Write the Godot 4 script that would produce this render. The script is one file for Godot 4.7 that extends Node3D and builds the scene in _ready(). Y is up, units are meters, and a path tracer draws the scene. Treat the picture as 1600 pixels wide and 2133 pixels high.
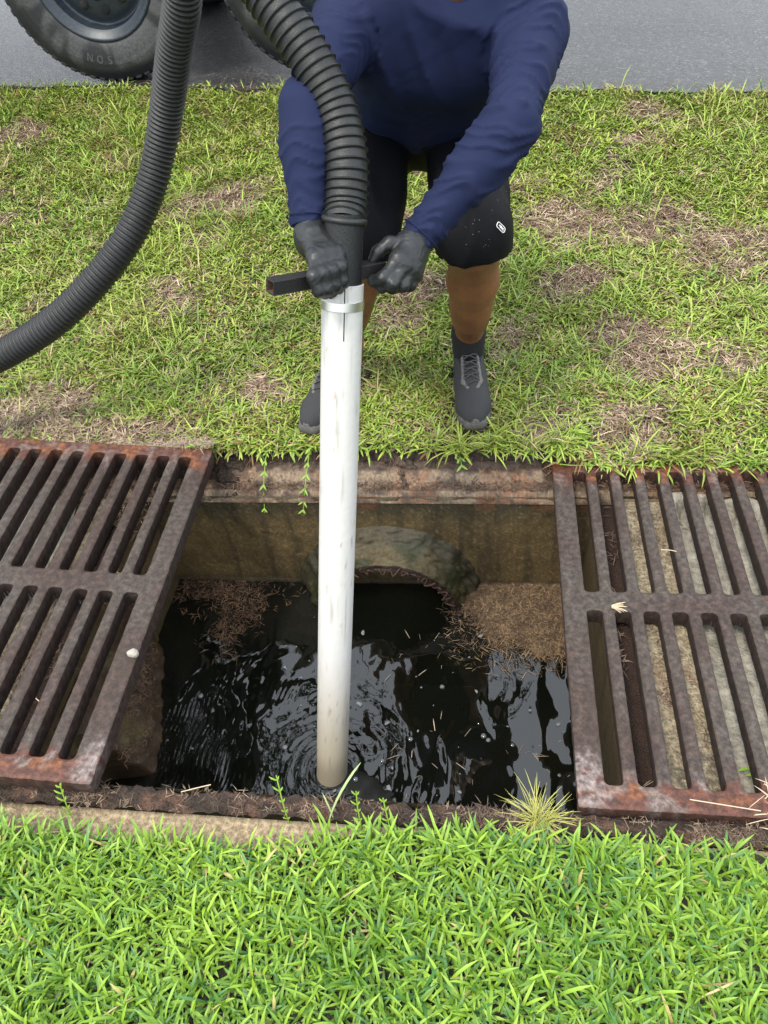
extends Node3D

var rng := RandomNumberGenerator.new()
var n1 := FastNoiseLite.new()   # soft, one unit
var n2 := FastNoiseLite.new()
var n3 := FastNoiseLite.new()
var nf := FastNoiseLite.new()   # cloth folds
var M := {}
var used := {}
const WATER := -0.43
const PI_SLOT := 0.06212
const L_SLOT := 0.4198
const G_SLOT := 0.05368

# ------------------------------------------------------------------ helpers
func numbered(called: String) -> String:
	if not used.has(called):
		used[called] = 0
		return called
	used[called] += 1
	return "%s_%03d" % [called, used[called]]

func tag(o: Node, label := "", category := "", group := "", kind := "") -> Node:
	if label: o.set_meta("label", label)
	if category: o.set_meta("category", category)
	if group: o.set_meta("group", group)
	if kind: o.set_meta("kind", kind)
	return o

func thing(called: String, label: String, category: String, at := Vector3.ZERO, group := "", kind := "") -> Node3D:
	var o := Node3D.new()
	o.name = numbered(called)
	add_child(o)
	o.position = at
	tag(o, label, category, group, kind)
	return o

func put(called: String, mesh: Mesh, mat: Material, parent: Node = null) -> MeshInstance3D:
	var o := MeshInstance3D.new()
	o.mesh = mesh
	o.material_override = null
	for i in mesh.get_surface_count():
		mesh.surface_set_material(i, mat)
	if parent == null:
		o.name = numbered(called)
		add_child(o)
	else:
		o.name = called
		parent.add_child(o, true)
	return o

func noise(seed_: int, f: float, oct := 3) -> FastNoiseLite:
	var n := FastNoiseLite.new()
	n.seed = seed_
	n.noise_type = FastNoiseLite.TYPE_SIMPLEX_SMOOTH
	n.frequency = f
	n.fractal_octaves = oct
	return n

func ss(a: float, b: float, x: float) -> float:
	return smoothstep(a, b, x)

# arrays -> mesh with smooth normals (indexed)
func raw_mesh(v: PackedVector3Array, idx: PackedInt32Array, c := PackedColorArray(), nor := PackedVector3Array(), uv := PackedVector2Array()) -> ArrayMesh:
	if nor.is_empty():
		nor.resize(v.size())
		for t in range(0, idx.size(), 3):
			var a := idx[t]
			var b := idx[t + 1]
			var d := idx[t + 2]
			var fn := (v[d] - v[a]).cross(v[b] - v[a])
			nor[a] += fn
			nor[b] += fn
			nor[d] += fn
		for i in nor.size():
			nor[i] = nor[i].normalized() if nor[i].length_squared() > 1e-24 else Vector3.UP
	var arr := []
	arr.resize(Mesh.ARRAY_MAX)
	arr[Mesh.ARRAY_VERTEX] = v
	arr[Mesh.ARRAY_NORMAL] = nor
	arr[Mesh.ARRAY_INDEX] = idx
	if c.size() == v.size(): arr[Mesh.ARRAY_COLOR] = c
	if uv.size() == v.size(): arr[Mesh.ARRAY_TEX_UV] = uv
	var m := ArrayMesh.new()
	m.add_surface_from_arrays(Mesh.PRIMITIVE_TRIANGLES, arr)
	return m

# grid: pos.call(u, v) -> Vector3, col.call(p) -> Color. Seen from the side where u runs right and v runs up
func patch(nu: int, nv: int, pos: Callable, col = null) -> ArrayMesh:
	var v := PackedVector3Array()
	var c := PackedColorArray()
	var idx := PackedInt32Array()
	for j in nv + 1:
		for i in nu + 1:
			var p: Vector3 = pos.call(float(i) / nu, float(j) / nv)
			v.append(p)
			if col != null: c.append(col.call(p))
	for j in nv:
		for i in nu:
			var a := j * (nu + 1) + i
			idx.append_array([a, a + nu + 1, a + 1, a + 1, a + nu + 1, a + nu + 2])
	return raw_mesh(v, idx, c)

# tube along points; rad is a number or a function of (t, angle) -> radius
func tube(pts: Array, rad, sides := 12, caps := true, col = null) -> ArrayMesh:
	var v := PackedVector3Array()
	var c := PackedColorArray()
	var uv := PackedVector2Array()
	var idx := PackedInt32Array()
	var n := pts.size()
	var up := Vector3.UP
	var t0: Vector3 = (pts[1] - pts[0]).normalized()
	if absf(t0.dot(up)) > 0.9: up = Vector3.RIGHT
	var side := t0.cross(up).normalized()
	var run := 0.0
	for i in n:
		var t: Vector3 = (pts[mini(i + 1, n - 1)] - pts[maxi(i - 1, 0)]).normalized()
		side = (side - t * side.dot(t)).normalized()
		var other := side.cross(t)
		if i > 0: run += (pts[i] - pts[i - 1]).length()
		for k in sides + 1:
			var a := TAU * k / sides
			var r: float = rad.call(float(i) / (n - 1), a) if rad is Callable else float(rad)
			var p: Vector3 = pts[i] + (side * cos(a) + other * sin(a)) * r
			v.append(p)
			uv.append(Vector2(float(k) / sides, run))
			if col != null: c.append(col.call(p))
	for i in n - 1:
		for k in sides:
			var a := i * (sides + 1) + k
			var b := a + sides + 1
			idx.append_array([a, a + 1, b, a + 1, b + 1, b])
	if caps:
		for e in 2:
			var base := v.size()
			var row := 0 if e == 0 else (n - 1) * (sides + 1)
			v.append(pts[0] if e == 0 else pts[n - 1])
			uv.append(Vector2.ZERO)
			if col != null: c.append(col.call(v[base]))
			for k in sides + 1:
				v.append(v[row + k])
				uv.append(uv[row + k])
				if col != null: c.append(c[row + k])
			for k in sides:
				if e == 0: idx.append_array([base, base + 2 + k, base + 1 + k])
				else: idx.append_array([base, base + 1 + k, base + 2 + k])
	return raw_mesh(v, idx, c, PackedVector3Array(), uv)

func spline(pts: Array, step: float) -> Array:
	var cv := Curve3D.new()
	cv.bake_interval = step
	for i in pts.size():
		var a: Vector3 = pts[maxi(i - 1, 0)]
		var b: Vector3 = pts[mini(i + 1, pts.size() - 1)]
		var t := (b - a) / 6.0
		cv.add_point(pts[i], -t, t)
	var out := []
	for p in cv.get_baked_points(): out.append(p)
	return out

# lathe about local x or any axis: profile [[along, radius], ...]
func lathe(profile: Array, at: Vector3, axis: Vector3, sides := 48, col = null) -> ArrayMesh:
	axis = axis.normalized()
	var up := Vector3.UP if absf(axis.y) < 0.9 else Vector3.RIGHT
	var s := axis.cross(up).normalized()
	var o := s.cross(axis)
	var v := PackedVector3Array()
	var c := PackedColorArray()
	var idx := PackedInt32Array()
	for p in profile:
		for k in sides + 1:
			var a := TAU * k / sides
			v.append(at + axis * p[0] + (s * cos(a) + o * sin(a)) * p[1])
			if col != null: c.append(col.call(v[v.size() - 1]))
	for i in profile.size() - 1:
		for k in sides:
			var a := i * (sides + 1) + k
			var b := a + sides + 1
			idx.append_array([a, a + 1, b, a + 1, b + 1, b])
	return raw_mesh(v, idx, c)

func box(size: Vector3, at := Transform3D(), bev := 0.003) -> ArrayMesh:
	var st := SurfaceTool.new()
	st.begin(Mesh.PRIMITIVE_TRIANGLES)
	var h := size / 2.0
	var b := minf(bev, minf(h.x, minf(h.y, h.z)) * 0.45)
	# chamfered box: 24 corners
	var P := func(sx: int, sy: int, sz: int, ax: int) -> Vector3:
		var p := Vector3(sx * h.x, sy * h.y, sz * h.z)
		if ax != 0: p.x -= sx * b
		if ax != 1: p.y -= sy * b
		if ax != 2: p.z -= sz * b
		return at * p
	var quad := func(q: Array) -> void:
		var cen: Vector3 = (q[0] + q[1] + q[2] + q[3]) / 4.0
		var nn: Vector3 = (q[2] - q[0]).cross(q[1] - q[0])
		if nn.dot(cen - at.origin) < 0: q = [q[0], q[3], q[2], q[1]]
		nn = (q[2] - q[0]).cross(q[1] - q[0]).normalized()
		for k in [0, 1, 2, 0, 2, 3]:
			st.set_normal(nn)
			st.add_vertex(q[k])
	for s in [-1, 1]:
		quad.call([P.call(s, -1, -1, 0), P.call(s, 1, -1, 0), P.call(s, 1, 1, 0), P.call(s, -1, 1, 0)])
		quad.call([P.call(-1, s, -1, 1), P.call(1, s, -1, 1), P.call(1, s, 1, 1), P.call(-1, s, 1, 1)])
		quad.call([P.call(-1, -1, s, 2), P.call(1, -1, s, 2), P.call(1, 1, s, 2), P.call(-1, 1, s, 2)])
		for t in [-1, 1]:
			quad.call([P.call(s, t, -1, 0), P.call(s, t, 1, 0), P.call(s, t, 1, 1), P.call(s, t, -1, 1)])
			quad.call([P.call(s, -1, t, 0), P.call(s, 1, t, 0), P.call(s, 1, t, 2), P.call(s, -1, t, 2)])
			quad.call([P.call(-1, s, t, 1), P.call(1, s, t, 1), P.call(1, s, t, 2), P.call(-1, s, t, 2)])
			for w in [-1, 1]:
				var q := [P.call(s, t, w, 0), P.call(s, t, w, 1), P.call(s, t, w, 2)]
				var nn: Vector3 = (q[2] - q[0]).cross(q[1] - q[0])
				if nn.dot((q[0] + q[1] + q[2]) / 3.0 - at.origin) < 0: q = [q[0], q[2], q[1]]
				nn = (q[2] - q[0]).cross(q[1] - q[0]).normalized()
				for k in 3:
					st.set_normal(nn)
					st.add_vertex(q[k])
	return st.commit()

func along(a: Vector3, b: Vector3, up := Vector3.UP) -> Transform3D:   # local z runs from a to b, origin in the middle
	return Transform3D(Basis.looking_at(b - a, up, true), (a + b) / 2.0)

# ------------------------------------------------------------------ signed distance bodies
# groups: [{bones: [[a, b, ra, rb], ...], cuts: [[point, normal], ...], k}]  cut keeps the side against the normal
func body_mesh(groups: Array, h: float, k_all := 0.012, bump = null, col = null) -> ArrayMesh:
	var lo := Vector3.ONE * 1e9
	var hi := -lo
	for g in groups:
		for b in g.bones:
			for e in 2:
				var r: float = b[2 + e] + 4 * h + 0.01
				lo = lo.min(b[e] - Vector3.ONE * r)
				hi = hi.max(b[e] + Vector3.ONE * r)
	var nx := int((hi.x - lo.x) / h) + 2
	var ny := int((hi.y - lo.y) / h) + 2
	var nz := int((hi.z - lo.z) / h) + 2
	var total := PackedFloat32Array()
	total.resize(nx * ny * nz)
	for g in groups:
		var k: float = g.get("k", 0.02)
		var acc := PackedFloat32Array()
		acc.resize(nx * ny * nz)
		var glo := Vector3i(nx, ny, nz)
		var ghi := Vector3i.ZERO
		for b in g.bones:
			var a: Vector3 = b[0]
			var ab: Vector3 = b[1] - b[0]
			var ra: float = b[2]
			var rb: float = b[3]
			var l2 := maxf(ab.length_squared(), 1e-9)
			var m: float = maxf(ra, rb) + 3.0 * k + 2.0 * h
			var c0 := Vector3i(((a.min(b[1]) - Vector3.ONE * m - lo) / h).max(Vector3.ZERO))
			var c1 := Vector3i((a.max(b[1]) + Vector3.ONE * m - lo) / h) + Vector3i.ONE
			c1 = c1.min(Vector3i(nx - 1, ny - 1, nz - 1))
			glo = glo.min(c0)
			ghi = ghi.max(c1)
			for z in range(c0.z, c1.z + 1):
				for y in range(c0.y, c1.y + 1):
					var at := (z * ny + y) * nx
					for x in range(c0.x, c1.x + 1):
						var p := lo + Vector3(x, y, z) * h - a
						var t := clampf(p.dot(ab) / l2, 0.0, 1.0)
						var d := (p - ab * t).length() - lerpf(ra, rb, t)
						if d < 3.0 * k + h:
							acc[at + x] += exp(-maxf(d, -0.06) / k)
		var cuts: Array = g.get("cuts", [])
		for z in range(glo.z, ghi.z + 1):
			for y in range(glo.y, ghi.y + 1):
				for x in range(glo.x, ghi.x + 1):
					var i := (z * ny + y) * nx + x
					if acc[i] > 0.0:
						var d := -k * log(acc[i])
						for cpl in cuts:
							d = maxf(d, (lo + Vector3(x, y, z) * h - cpl[0]).dot(cpl[1]))
						total[i] += exp(-maxf(d, -0.06) / k_all)
	for i in total.size():
		total[i] = -k_all * log(total[i]) if total[i] > 0.0 else 1.0
	# surface nets
	var v := PackedVector3Array()
	var idx := PackedInt32Array()
	var which := PackedInt32Array()
	which.resize(nx * ny * nz)
	which.fill(-1)
	var off := [0, 1, nx, nx + 1, nx * ny, nx * ny + 1, nx * ny + nx, nx * ny + nx + 1]
	var edges := [[0, 1], [2, 3], [4, 5], [6, 7], [0, 2], [1, 3], [4, 6], [5, 7], [0, 4], [1, 5], [2, 6], [3, 7]]
	var cor := [Vector3(0, 0, 0), Vector3(1, 0, 0), Vector3(0, 1, 0), Vector3(1, 1, 0), Vector3(0, 0, 1), Vector3(1, 0, 1), Vector3(0, 1, 1), Vector3(1, 1, 1)]
	for z in nz - 1:
		for y in ny - 1:
			var row := (z * ny + y) * nx
			for x in nx - 1:
				var i := row + x
				var s := total[i] < 0.0
				if (total[i + 1] < 0.0) == s and (total[i + nx] < 0.0) == s and (total[i + nx + 1] < 0.0) == s and (total[i + nx * ny] < 0.0) == s and (total[i + nx * ny + 1] < 0.0) == s and (total[i + nx * ny + nx] < 0.0) == s and (total[i + nx * ny + nx + 1] < 0.0) == s:
					continue
				var sum := Vector3.ZERO
				var cnt := 0
				for e in edges:
					var d0 := total[i + off[e[0]]]
					var d1 := total[i + off[e[1]]]
					if (d0 < 0.0) != (d1 < 0.0):
						sum += cor[e[0]].lerp(cor[e[1]], d0 / (d0 - d1))
						cnt += 1
				which[i] = v.size()
				v.append(lo + (Vector3(x, y, z) + sum / cnt) * h)
	for z in range(1, nz - 1):
		for y in range(1, ny - 1):
			for x in range(1, nx - 1):
				var i := (z * ny + y) * nx + x
				var s := total[i] < 0.0
				for ax in 3:
					var step: int = [1, nx, nx * ny][ax]
					if (total[i + step] < 0.0) == s: continue
					var u: int = [nx, nx * ny, 1][ax]
					var w: int = [nx * ny, 1, nx][ax]
					var q := [which[i], which[i - u], which[i - u - w], which[i - w]]
					if q.min() < 0: continue
					if s: idx.append_array([q[0], q[2], q[1], q[0], q[3], q[2]])
					else: idx.append_array([q[0], q[1], q[2], q[0], q[2], q[3]])
	var m := raw_mesh(v, idx)
	if bump != null:
		var nor: PackedVector3Array = m.surface_get_arrays(0)[Mesh.ARRAY_NORMAL]
		for i in v.size():
			v[i] += nor[i] * float(bump.call(v[i], nor[i]))
	var c := PackedColorArray()
	if col != null:
		for p in v: c.append(col.call(p))
	return raw_mesh(v, idx, c)

# ------------------------------------------------------------------ materials
func tex(seed_: int, f: float, lo: Color, hi: Color, oct := 4, size := 256, type := FastNoiseLite.TYPE_SIMPLEX_SMOOTH) -> NoiseTexture2D:
	var t := NoiseTexture2D.new()
	t.width = size
	t.height = size
	t.seamless = true
	t.generate_mipmaps = false
	var n := noise(seed_, f, oct)
	n.noise_type = type
	t.noise = n
	var g := Gradient.new()
	g.set_color(0, lo)
	g.set_color(1, hi)
	t.color_ramp = g
	return t

func ntex(seed_: int, f: float, strength: float, oct := 4, size := 256, type := FastNoiseLite.TYPE_SIMPLEX_SMOOTH) -> NoiseTexture2D:
	var t := NoiseTexture2D.new()
	t.width = size
	t.height = size
	t.seamless = true
	t.generate_mipmaps = false
	t.as_normal_map = true
	t.bump_strength = strength
	var n := noise(seed_, f, oct)
	n.noise_type = type
	t.noise = n
	return t

func lin(r: float, g: float, b: float) -> Color:
	return Color(r, g, b).linear_to_srgb()

func mat(called: String, c: Color, rough: float, albedo: Texture2D = null, scale := 1.0, nrm: Texture2D = null, nscale := 1.0, vcol := false, world := true) -> StandardMaterial3D:
	var m := StandardMaterial3D.new()
	m.resource_name = called
	m.albedo_color = c
	m.roughness = rough
	m.vertex_color_use_as_albedo = vcol
	if albedo or nrm:
		m.uv1_triplanar = true
		m.uv1_world_triplanar = world
		m.uv1_scale = Vector3.ONE * scale
	if albedo: m.albedo_texture = albedo
	if nrm:
		m.normal_enabled = true
		m.normal_texture = nrm
		m.normal_scale = nscale
	M[called] = m
	return m

func make_materials() -> void:
	var grain := tex(1, 0.05, Color(0.62, 0.62, 0.62), Color(1, 1, 1), 5)
	var speck := tex(2, 0.16, Color(0.45, 0.45, 0.45), Color(1, 1, 1), 3)
	var pebble := tex(3, 0.09, Color(0.5, 0.48, 0.45), Color(1, 1, 1), 3, 256, FastNoiseLite.TYPE_CELLULAR)
	var nfine := ntex(4, 0.22, 5.0, 3)
	var nrough := ntex(5, 0.13, 7.0, 4)
	var W := Color.WHITE
	mat("soil", W, 0.95, speck, 5.0, nrough, 1.2, true)
	mat("concrete", W, 0.8, pebble, 4.0, nrough, 0.8, true)
	mat("wet_concrete", W, 0.55, pebble, 6.0, ntex(19, 0.25, 8.0, 3, 512), 0.6, true)
	var iron_c := tex(17, 0.03, Color(0.34, 0.27, 0.24), Color(1, 1, 1), 7, 512)
	iron_c.noise.fractal_gain = 0.68
	mat("iron", W, 0.68, iron_c, 3.0, ntex(18, 0.22, 6.0, 4, 512), 0.30, true)
	mat("silt", W, 0.75, grain, 2.5, nrough, 0.5, true)
	var asphalt_c := tex(7, 0.17, Color(0.22, 0.22, 0.22), Color(1, 1, 1), 1, 512, FastNoiseLite.TYPE_CELLULAR)
	asphalt_c.noise.cellular_return_type = FastNoiseLite.RETURN_CELL_VALUE
	asphalt_c.color_ramp.add_point(0.80, Color(0.46, 0.46, 0.46))
	var asphalt_n := ntex(8, 0.30, 9.0, 2, 512)
	mat("asphalt", W, 0.30, asphalt_c, 1.1, asphalt_n, 0.9, true)
	mat("pvc", lin(0.52, 0.51, 0.485), 0.42, null, 1, nfine, 0.04, true)
	mat("black_pvc", lin(0.012, 0.013, 0.014), 0.45, grain, 6.0, nfine, 0.25)
	mat("hose", lin(0.026, 0.0275, 0.027), 0.5, speck, 7.0, nfine, 0.35, true)
	mat("tube_steel", lin(0.020, 0.018, 0.017), 0.55, speck, 9.0, nfine, 0.5)
	mat("tube_rust", lin(0.16, 0.08, 0.05), 0.8, speck, 9.0)
	var clamp := mat("clamp", lin(0.66, 0.65, 0.60), 0.28)
	clamp.metallic = 0.9
	var cloth_n := ntex(9, 0.35, 3.0, 2)
	var shirt := mat("shirt", lin(0.0125, 0.0175, 0.050), 0.78, null, 9.0, cloth_n, 0.12)
	shirt.metallic_specular = 0.25
	shirt.rim_enabled = true
	shirt.rim = 0.05
	shirt.rim_tint = 0.7
	var shorts := mat("shorts", lin(0.006, 0.0065, 0.009), 0.7, grain, 9.0, cloth_n, 0.25)
	shorts.metallic_specular = 0.25
	var skin := mat("skin", W, 0.48, grain, 14.0, nfine, 0.12, true)
	skin.subsurf_scatter_enabled = true
	skin.subsurf_scatter_strength = 0.06
	mat("glove", lin(0.012, 0.013, 0.014), 0.46, null, 1.0, ntex(10, 0.03, 4.0, 3), 0.25)
	M.glove.uv1_scale = Vector3.ONE * 6.0
	mat("sock", lin(0.012, 0.012, 0.013), 0.9, speck, 20.0, cloth_n, 0.5)
	mat("shoe_knit", lin(0.050, 0.050, 0.053), 0.85, tex(11, 0.3, Color(0.55, 0.55, 0.55), W, 2), 18.0, cloth_n, 0.8)
	mat("shoe_sole", lin(0.12, 0.112, 0.10), 0.8, grain, 12.0, nfine, 0.4)
	mat("shoe_overlay", lin(0.17, 0.162, 0.148), 0.7, grain, 12.0, nfine, 0.4)
	mat("lace", lin(0.045, 0.045, 0.046), 0.9)
	mat("white_print", lin(0.75, 0.75, 0.75), 0.7)
	mat("hair", lin(0.012, 0.010, 0.009), 0.6, speck, 20.0)
	mat("tyre", W, 0.55, grain, 5.0, nfine, 0.3, true)
	mat("letters", lin(0.055, 0.056, 0.058), 0.5)
	var rim := mat("rim", lin(0.042, 0.055, 0.072), 0.38, grain, 6.0, nfine, 0.15)
	rim.metallic = 0.2
	mat("chassis", lin(0.02, 0.02, 0.022), 0.5, grain, 3.0)
	mat("tank", lin(0.35, 0.36, 0.38), 0.4, grain, 2.0)
	mat("hub_hole", lin(0.01, 0.01, 0.01), 0.9)
	mat("paint_fleck", lin(0.6, 0.6, 0.58), 0.8)
	for q in [["lawn_blade", 0.5], ["verge_blade", 0.55]]:
		var m := mat(q[0], W, q[1], null, 1, null, 1, true)
		m.backlight_enabled = true
		m.backlight = lin(0.03, 0.07, 0.006)
	mat("straw", W, 0.85, null, 1, null, 1, true)
	mat("root", lin(0.14, 0.085, 0.05), 0.9)
	mat("leaf", lin(0.20, 0.34, 0.04), 0.5)
	M.leaf.backlight_enabled = true
	M.leaf.backlight = lin(0.08, 0.14, 0.01)
	mat("stone", lin(0.66, 0.62, 0.52), 0.9, speck, 12.0, nrough, 0.6)
	mat("rebar", lin(0.10, 0.045, 0.028), 0.85, speck, 15.0)
	var w := mat("water", Color(lin(0.003, 0.0038, 0.0026), 0.82), 0.02)
	w.transparency = BaseMaterial3D.TRANSPARENCY_ALPHA
	w.metallic_specular = 0.55
	var b := mat("bubble", Color(0.9, 0.93, 0.95, 0.12), 0.03)
	b.transparency = BaseMaterial3D.TRANSPARENCY_ALPHA
	b.metallic_specular = 0.7
	mat("foam", lin(0.30, 0.31, 0.31), 0.5, speck, 30.0)

# ------------------------------------------------------------------ terrain
func edge_z(x: float) -> float:
	return -2.36 + 0.13 * clampf(x, -6, 6)

func road_y(x: float) -> float:
	return 0.45 - 0.033 * (clampf(x, -8, 8) + 0.3)

func bank_z(x: float) -> float:      # the torn edge of the turf above the pit and the grates
	var b := -0.548 + 0.018 * n2.get_noise_1d(x * 60.0) + 0.008 * n2.get_noise_1d(x * 210.0 + 50)
	b += 0.020 * ss(-0.52, -0.62, x)
	b += 0.030 * ss(0.46, 0.54, x)
	return b

func verge_y(x: float, z: float) -> float:
	var b := bank_z(x)
	var e := edge_z(x)
	var t := clampf((b - z) / (b - e), 0.0, 1.0)
	var y := lerpf(0.035, road_y(x) - 0.012, t * (0.85 + 0.15 * t))
	y += 0.022 * n1.get_noise_2d(x * 2.2, z * 2.2) * ss(0.0, 0.12, t) * ss(1.0, 0.9, t)
	y += 0.006 * n2.get_noise_2d(x * 14.0, z * 14.0)
	y += 0.012 * ss(-0.52, -0.62, x) * ss(0.15, 0.0, t)
	var side := ss(0.50, 0.6, x)
	y -= 0.030 * clampf(side, 0, 1) * ss(0.09, 0.0, t)
	return y

func lawn_edge(x: float) -> float:
	return 0.522 + 0.052 * ss(-1.3, -1.0, x) * ss(0.10, -0.10, x) + 0.012 * n2.get_noise_1d(x * 40.0)

func lawn_y(x: float, z: float) -> float:
	return -0.025 + 0.10 * maxf(0.0, z - 0.52) + 0.012 * n1.get_noise_2d(x * 2.5 + 40, z * 2.5)

var bare := [[0.56, -1.52, 0.15], [0.76, -1.48, 0.13], [0.91, -1.50, 0.12], [0.77, -0.89, 0.13], [0.72, -0.98, 0.12], [1.06, -1.32, 0.14], [1.17, -1.34, 0.15], [-0.67, -1.72, 0.13], [-0.84, -1.69, 0.10], [-0.75, -1.16, 0.10], [-0.84, -1.24, 0.06], [-1.02, -0.70, 0.12], [-1.12, -0.66, 0.15], [0.69, -0.62, 0.11], [0.01, -1.08, 0.09], [0.08, -1.20, 0.10], [-1.72, -2.22, 0.14], [0.05, -1.55, 0.08], [-1.10, -2.47, 0.07], [-0.74, -1.50, 0.06], [-0.37, -0.78, 0.06], [0.46, -0.62, 0.07], [0.50, -1.18, 0.08], [1.0, -0.85, 0.08], [0.62, -1.25, 0.07], [-0.30, -1.25, 0.05], [-1.35, -1.0, 0.1], [0.3, -1.9, 0.08], [0.85, -1.95, 0.07]]

func bareness(x: float, z: float) -> float:
	var wx := x + 0.05 * n2.get_noise_2d(x * 9, z * 9 + 30)
	var wz := z + 0.05 * n2.get_noise_2d(x * 9 + 90, z * 9)
	var m := 0.0
	for b in bare:
		var d: float = Vector2((wx - b[0]) * 0.85, wz - b[1]).length() / (b[2] * 0.86)
		if d < 1.4: m = maxf(m, ss(1.25, 0.55, d))
	m = maxf(m, 0.55 * ss(0.32, 0.6, n1.get_noise_2d(x * 4.2 + 11, z * 4.2)))
	if x < -0.55: m = maxf(m, ss(-0.68, -0.60, z + 0.03 * n2.get_noise_1d(x * 20)))
	return m

func soil_color(p: Vector3) -> Color:
	var a := n2.get_noise_2d(p.x * 22, p.z * 22) * 0.5 + 0.5
	var b := n3.get_noise_2d(p.x * 90, p.z * 90) * 0.5 + 0.5
	var c := Color(0.085, 0.055, 0.036).lerp(Color(0.20, 0.145, 0.105), a)
	return c.lerp(Color(0.045, 0.03, 0.02), 0.5 * b)

func build_ground() -> void:
	var g := put("verge_ground", patch(300, 150, func(u: float, v: float) -> Vector3:
		var x := lerpf(-3.6, 2.4, u)
		var z := lerpf(bank_z(x), edge_z(x) - 0.12, v)
		return Vector3(x, verge_y(x, z) - 0.02 * ss(0.0, -0.06, z - edge_z(x)), z), soil_color), M.soil)
	tag(g, "brown soil of the sloping grass verge between pit and road", "ground", "", "structure")
	# dirt face below the turf edge
	var f := put("dirt_bank", patch(260, 14, func(u: float, v: float) -> Vector3:
		var x := lerpf(-1.6, 1.6, u)
		var b := bank_z(x)
		var z := b + 0.010 + (1 - v) * 0.030 - 0.010 * v
		var y := lerpf(-0.075, verge_y(x, b), v)
		var rough := n3.get_noise_3d(x * 45, y * 60, z * 60)
		return Vector3(x, y + 0.004 * rough, z + (0.014 * rough + 0.012 * n2.get_noise_2d(x * 30, y * 40)) * (1.0 - v * 0.7)), func(p: Vector3) -> Color:
			var a := n3.get_noise_3d(p.x * 70, p.y * 70, p.z * 70) * 0.5 + 0.5
			return Color(0.035, 0.023, 0.016).lerp(Color(0.16, 0.105, 0.075), a)), M.soil)
	M.bank = f
	tag(f, "dark crumbling dirt face under the turf at the far side of the pit", "dirt bank", "", "structure")
	var l := put("lawn_ground", patch(200, 120, func(u: float, v: float) -> Vector3:
		var x := lerpf(-2.6, 2.8, u)
		var z := lerpf(3.2, lawn_edge(x), v)
		return Vector3(x, lawn_y(x, z), z), func(p: Vector3) -> Color:
			return soil_color(p).lerp(Color(0.03, 0.045, 0.010), 0.6)), M.soil)
	tag(l, "soil of the near lawn in front of the pit", "ground", "", "structure")
	# the rest of the ground, out to the horizon
	var far_c := func(_p: Vector3) -> Color: return Color(0.07, 0.11, 0.025)
	for q in [[-60.0, -3.6, -2.6, 60.0], [2.4, 60.0, -2.6, 60.0], [-60.0, 60.0, -60.0, -11.5], [-3.6, 2.8, 3.2, 60.0], [-3.6, -1.62, -0.7, 3.2], [1.62, 2.6, -0.7, 3.2]]:
		var o := put("outer_ground", patch(12, 12, func(u: float, v: float) -> Vector3:
			var x := lerpf(q[0], q[1], u)
			var z := lerpf(q[3], q[2], v)
			var rise := ss(-0.6, -2.5, z)
			return Vector3(x, lerpf(-0.035, 0.38, rise) - 0.03 * absf(x - 0.5) * 0.02, z), far_c), M.soil)
		tag(o, "grassy ground stretching away from the pit", "ground", "", "structure")
	# road
	var r := put("road", patch(120, 90, func(u: float, v: float) -> Vector3:
		var x := lerpf(-9.0, 8.0, u)
		var e := edge_z(x) + 0.05 * n2.get_noise_1d(x * 9.0) + 0.03 * n2.get_noise_1d(x * 40.0) + 0.012 * n2.get_noise_1d(x * 110.0)
		var z := lerpf(e, -11.6, v * v)
		var y := road_y(x) + 0.003 * n2.get_noise_2d(x * 5, z * 5)
		if v == 0.0: y -= 0.05
		return Vector3(x, y, z), func(p: Vector3) -> Color:
			var a := n1.get_noise_2d(p.x * 2.0, p.z * 2.0) * 0.5 + 0.5
			return Color(0.12, 0.117, 0.112).lerp(Color(0.21, 0.20, 0.186), a).lerp(Color(0.10, 0.078, 0.058), 0.7 * ss(-0.22, -0.05, p.z - edge_z(p.x)))), M.asphalt)
	tag(r, "wet grey asphalt road behind the verge", "road", "", "structure")

# ------------------------------------------------------------------ pit
func wall_col(p: Vector3) -> Color:
	var a := n2.get_noise_3d(p.x * 9, p.y * 14, p.z * 9) * 0.5 + 0.5
	var b := n3.get_noise_3d(p.x * 60, p.y * 60, p.z * 60) * 0.5 + 0.5
	var c := Color(0.115, 0.078, 0.026).lerp(Color(0.24, 0.17, 0.07), clampf(a * 0.6 + b * 0.6 - 0.1, 0, 1))
	# algae stripe under the lip
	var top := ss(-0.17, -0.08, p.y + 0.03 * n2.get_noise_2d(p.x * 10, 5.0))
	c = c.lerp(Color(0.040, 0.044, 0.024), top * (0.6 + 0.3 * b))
	var lipm := ss(-0.082, -0.058, p.y + 0.018 * n3.get_noise_2d(p.x * 22, 9.0))
	c = c.lerp(Color(0.30, 0.25, 0.17), lipm * ss(0.4, 0.7, a + 0.3 * b) * 0.9)
	if n3.get_noise_2d(p.x * 16, 70.0) > 0.22: c = c.lerp(Color(0.30, 0.10, 0.035), ss(-0.12, -0.075, p.y) * 0.6)
	var streak := n2.get_noise_2d(p.x * 34 + p.z * 34, p.y * 3.0)
	c = c.lerp(Color(0.045, 0.034, 0.014), ss(0.05, 0.4, streak) * 0.55)
	c = c.lerp(Color(0.30, 0.22, 0.10), ss(0.30, 0.5, n3.get_noise_3d(p.x * 130, p.y * 130, p.z * 130)) * 0.6)
	c = c.lerp(Color(0.36, 0.33, 0.27), ss(0.005, 0.002, absf(p.y - WATER - 0.010 - 0.003 * n2.get_noise_1d(p.x * 20))) * 0.6)
	# dark damp band just above the water
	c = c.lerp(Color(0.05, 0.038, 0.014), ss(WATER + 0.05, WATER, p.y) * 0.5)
	return c

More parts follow.
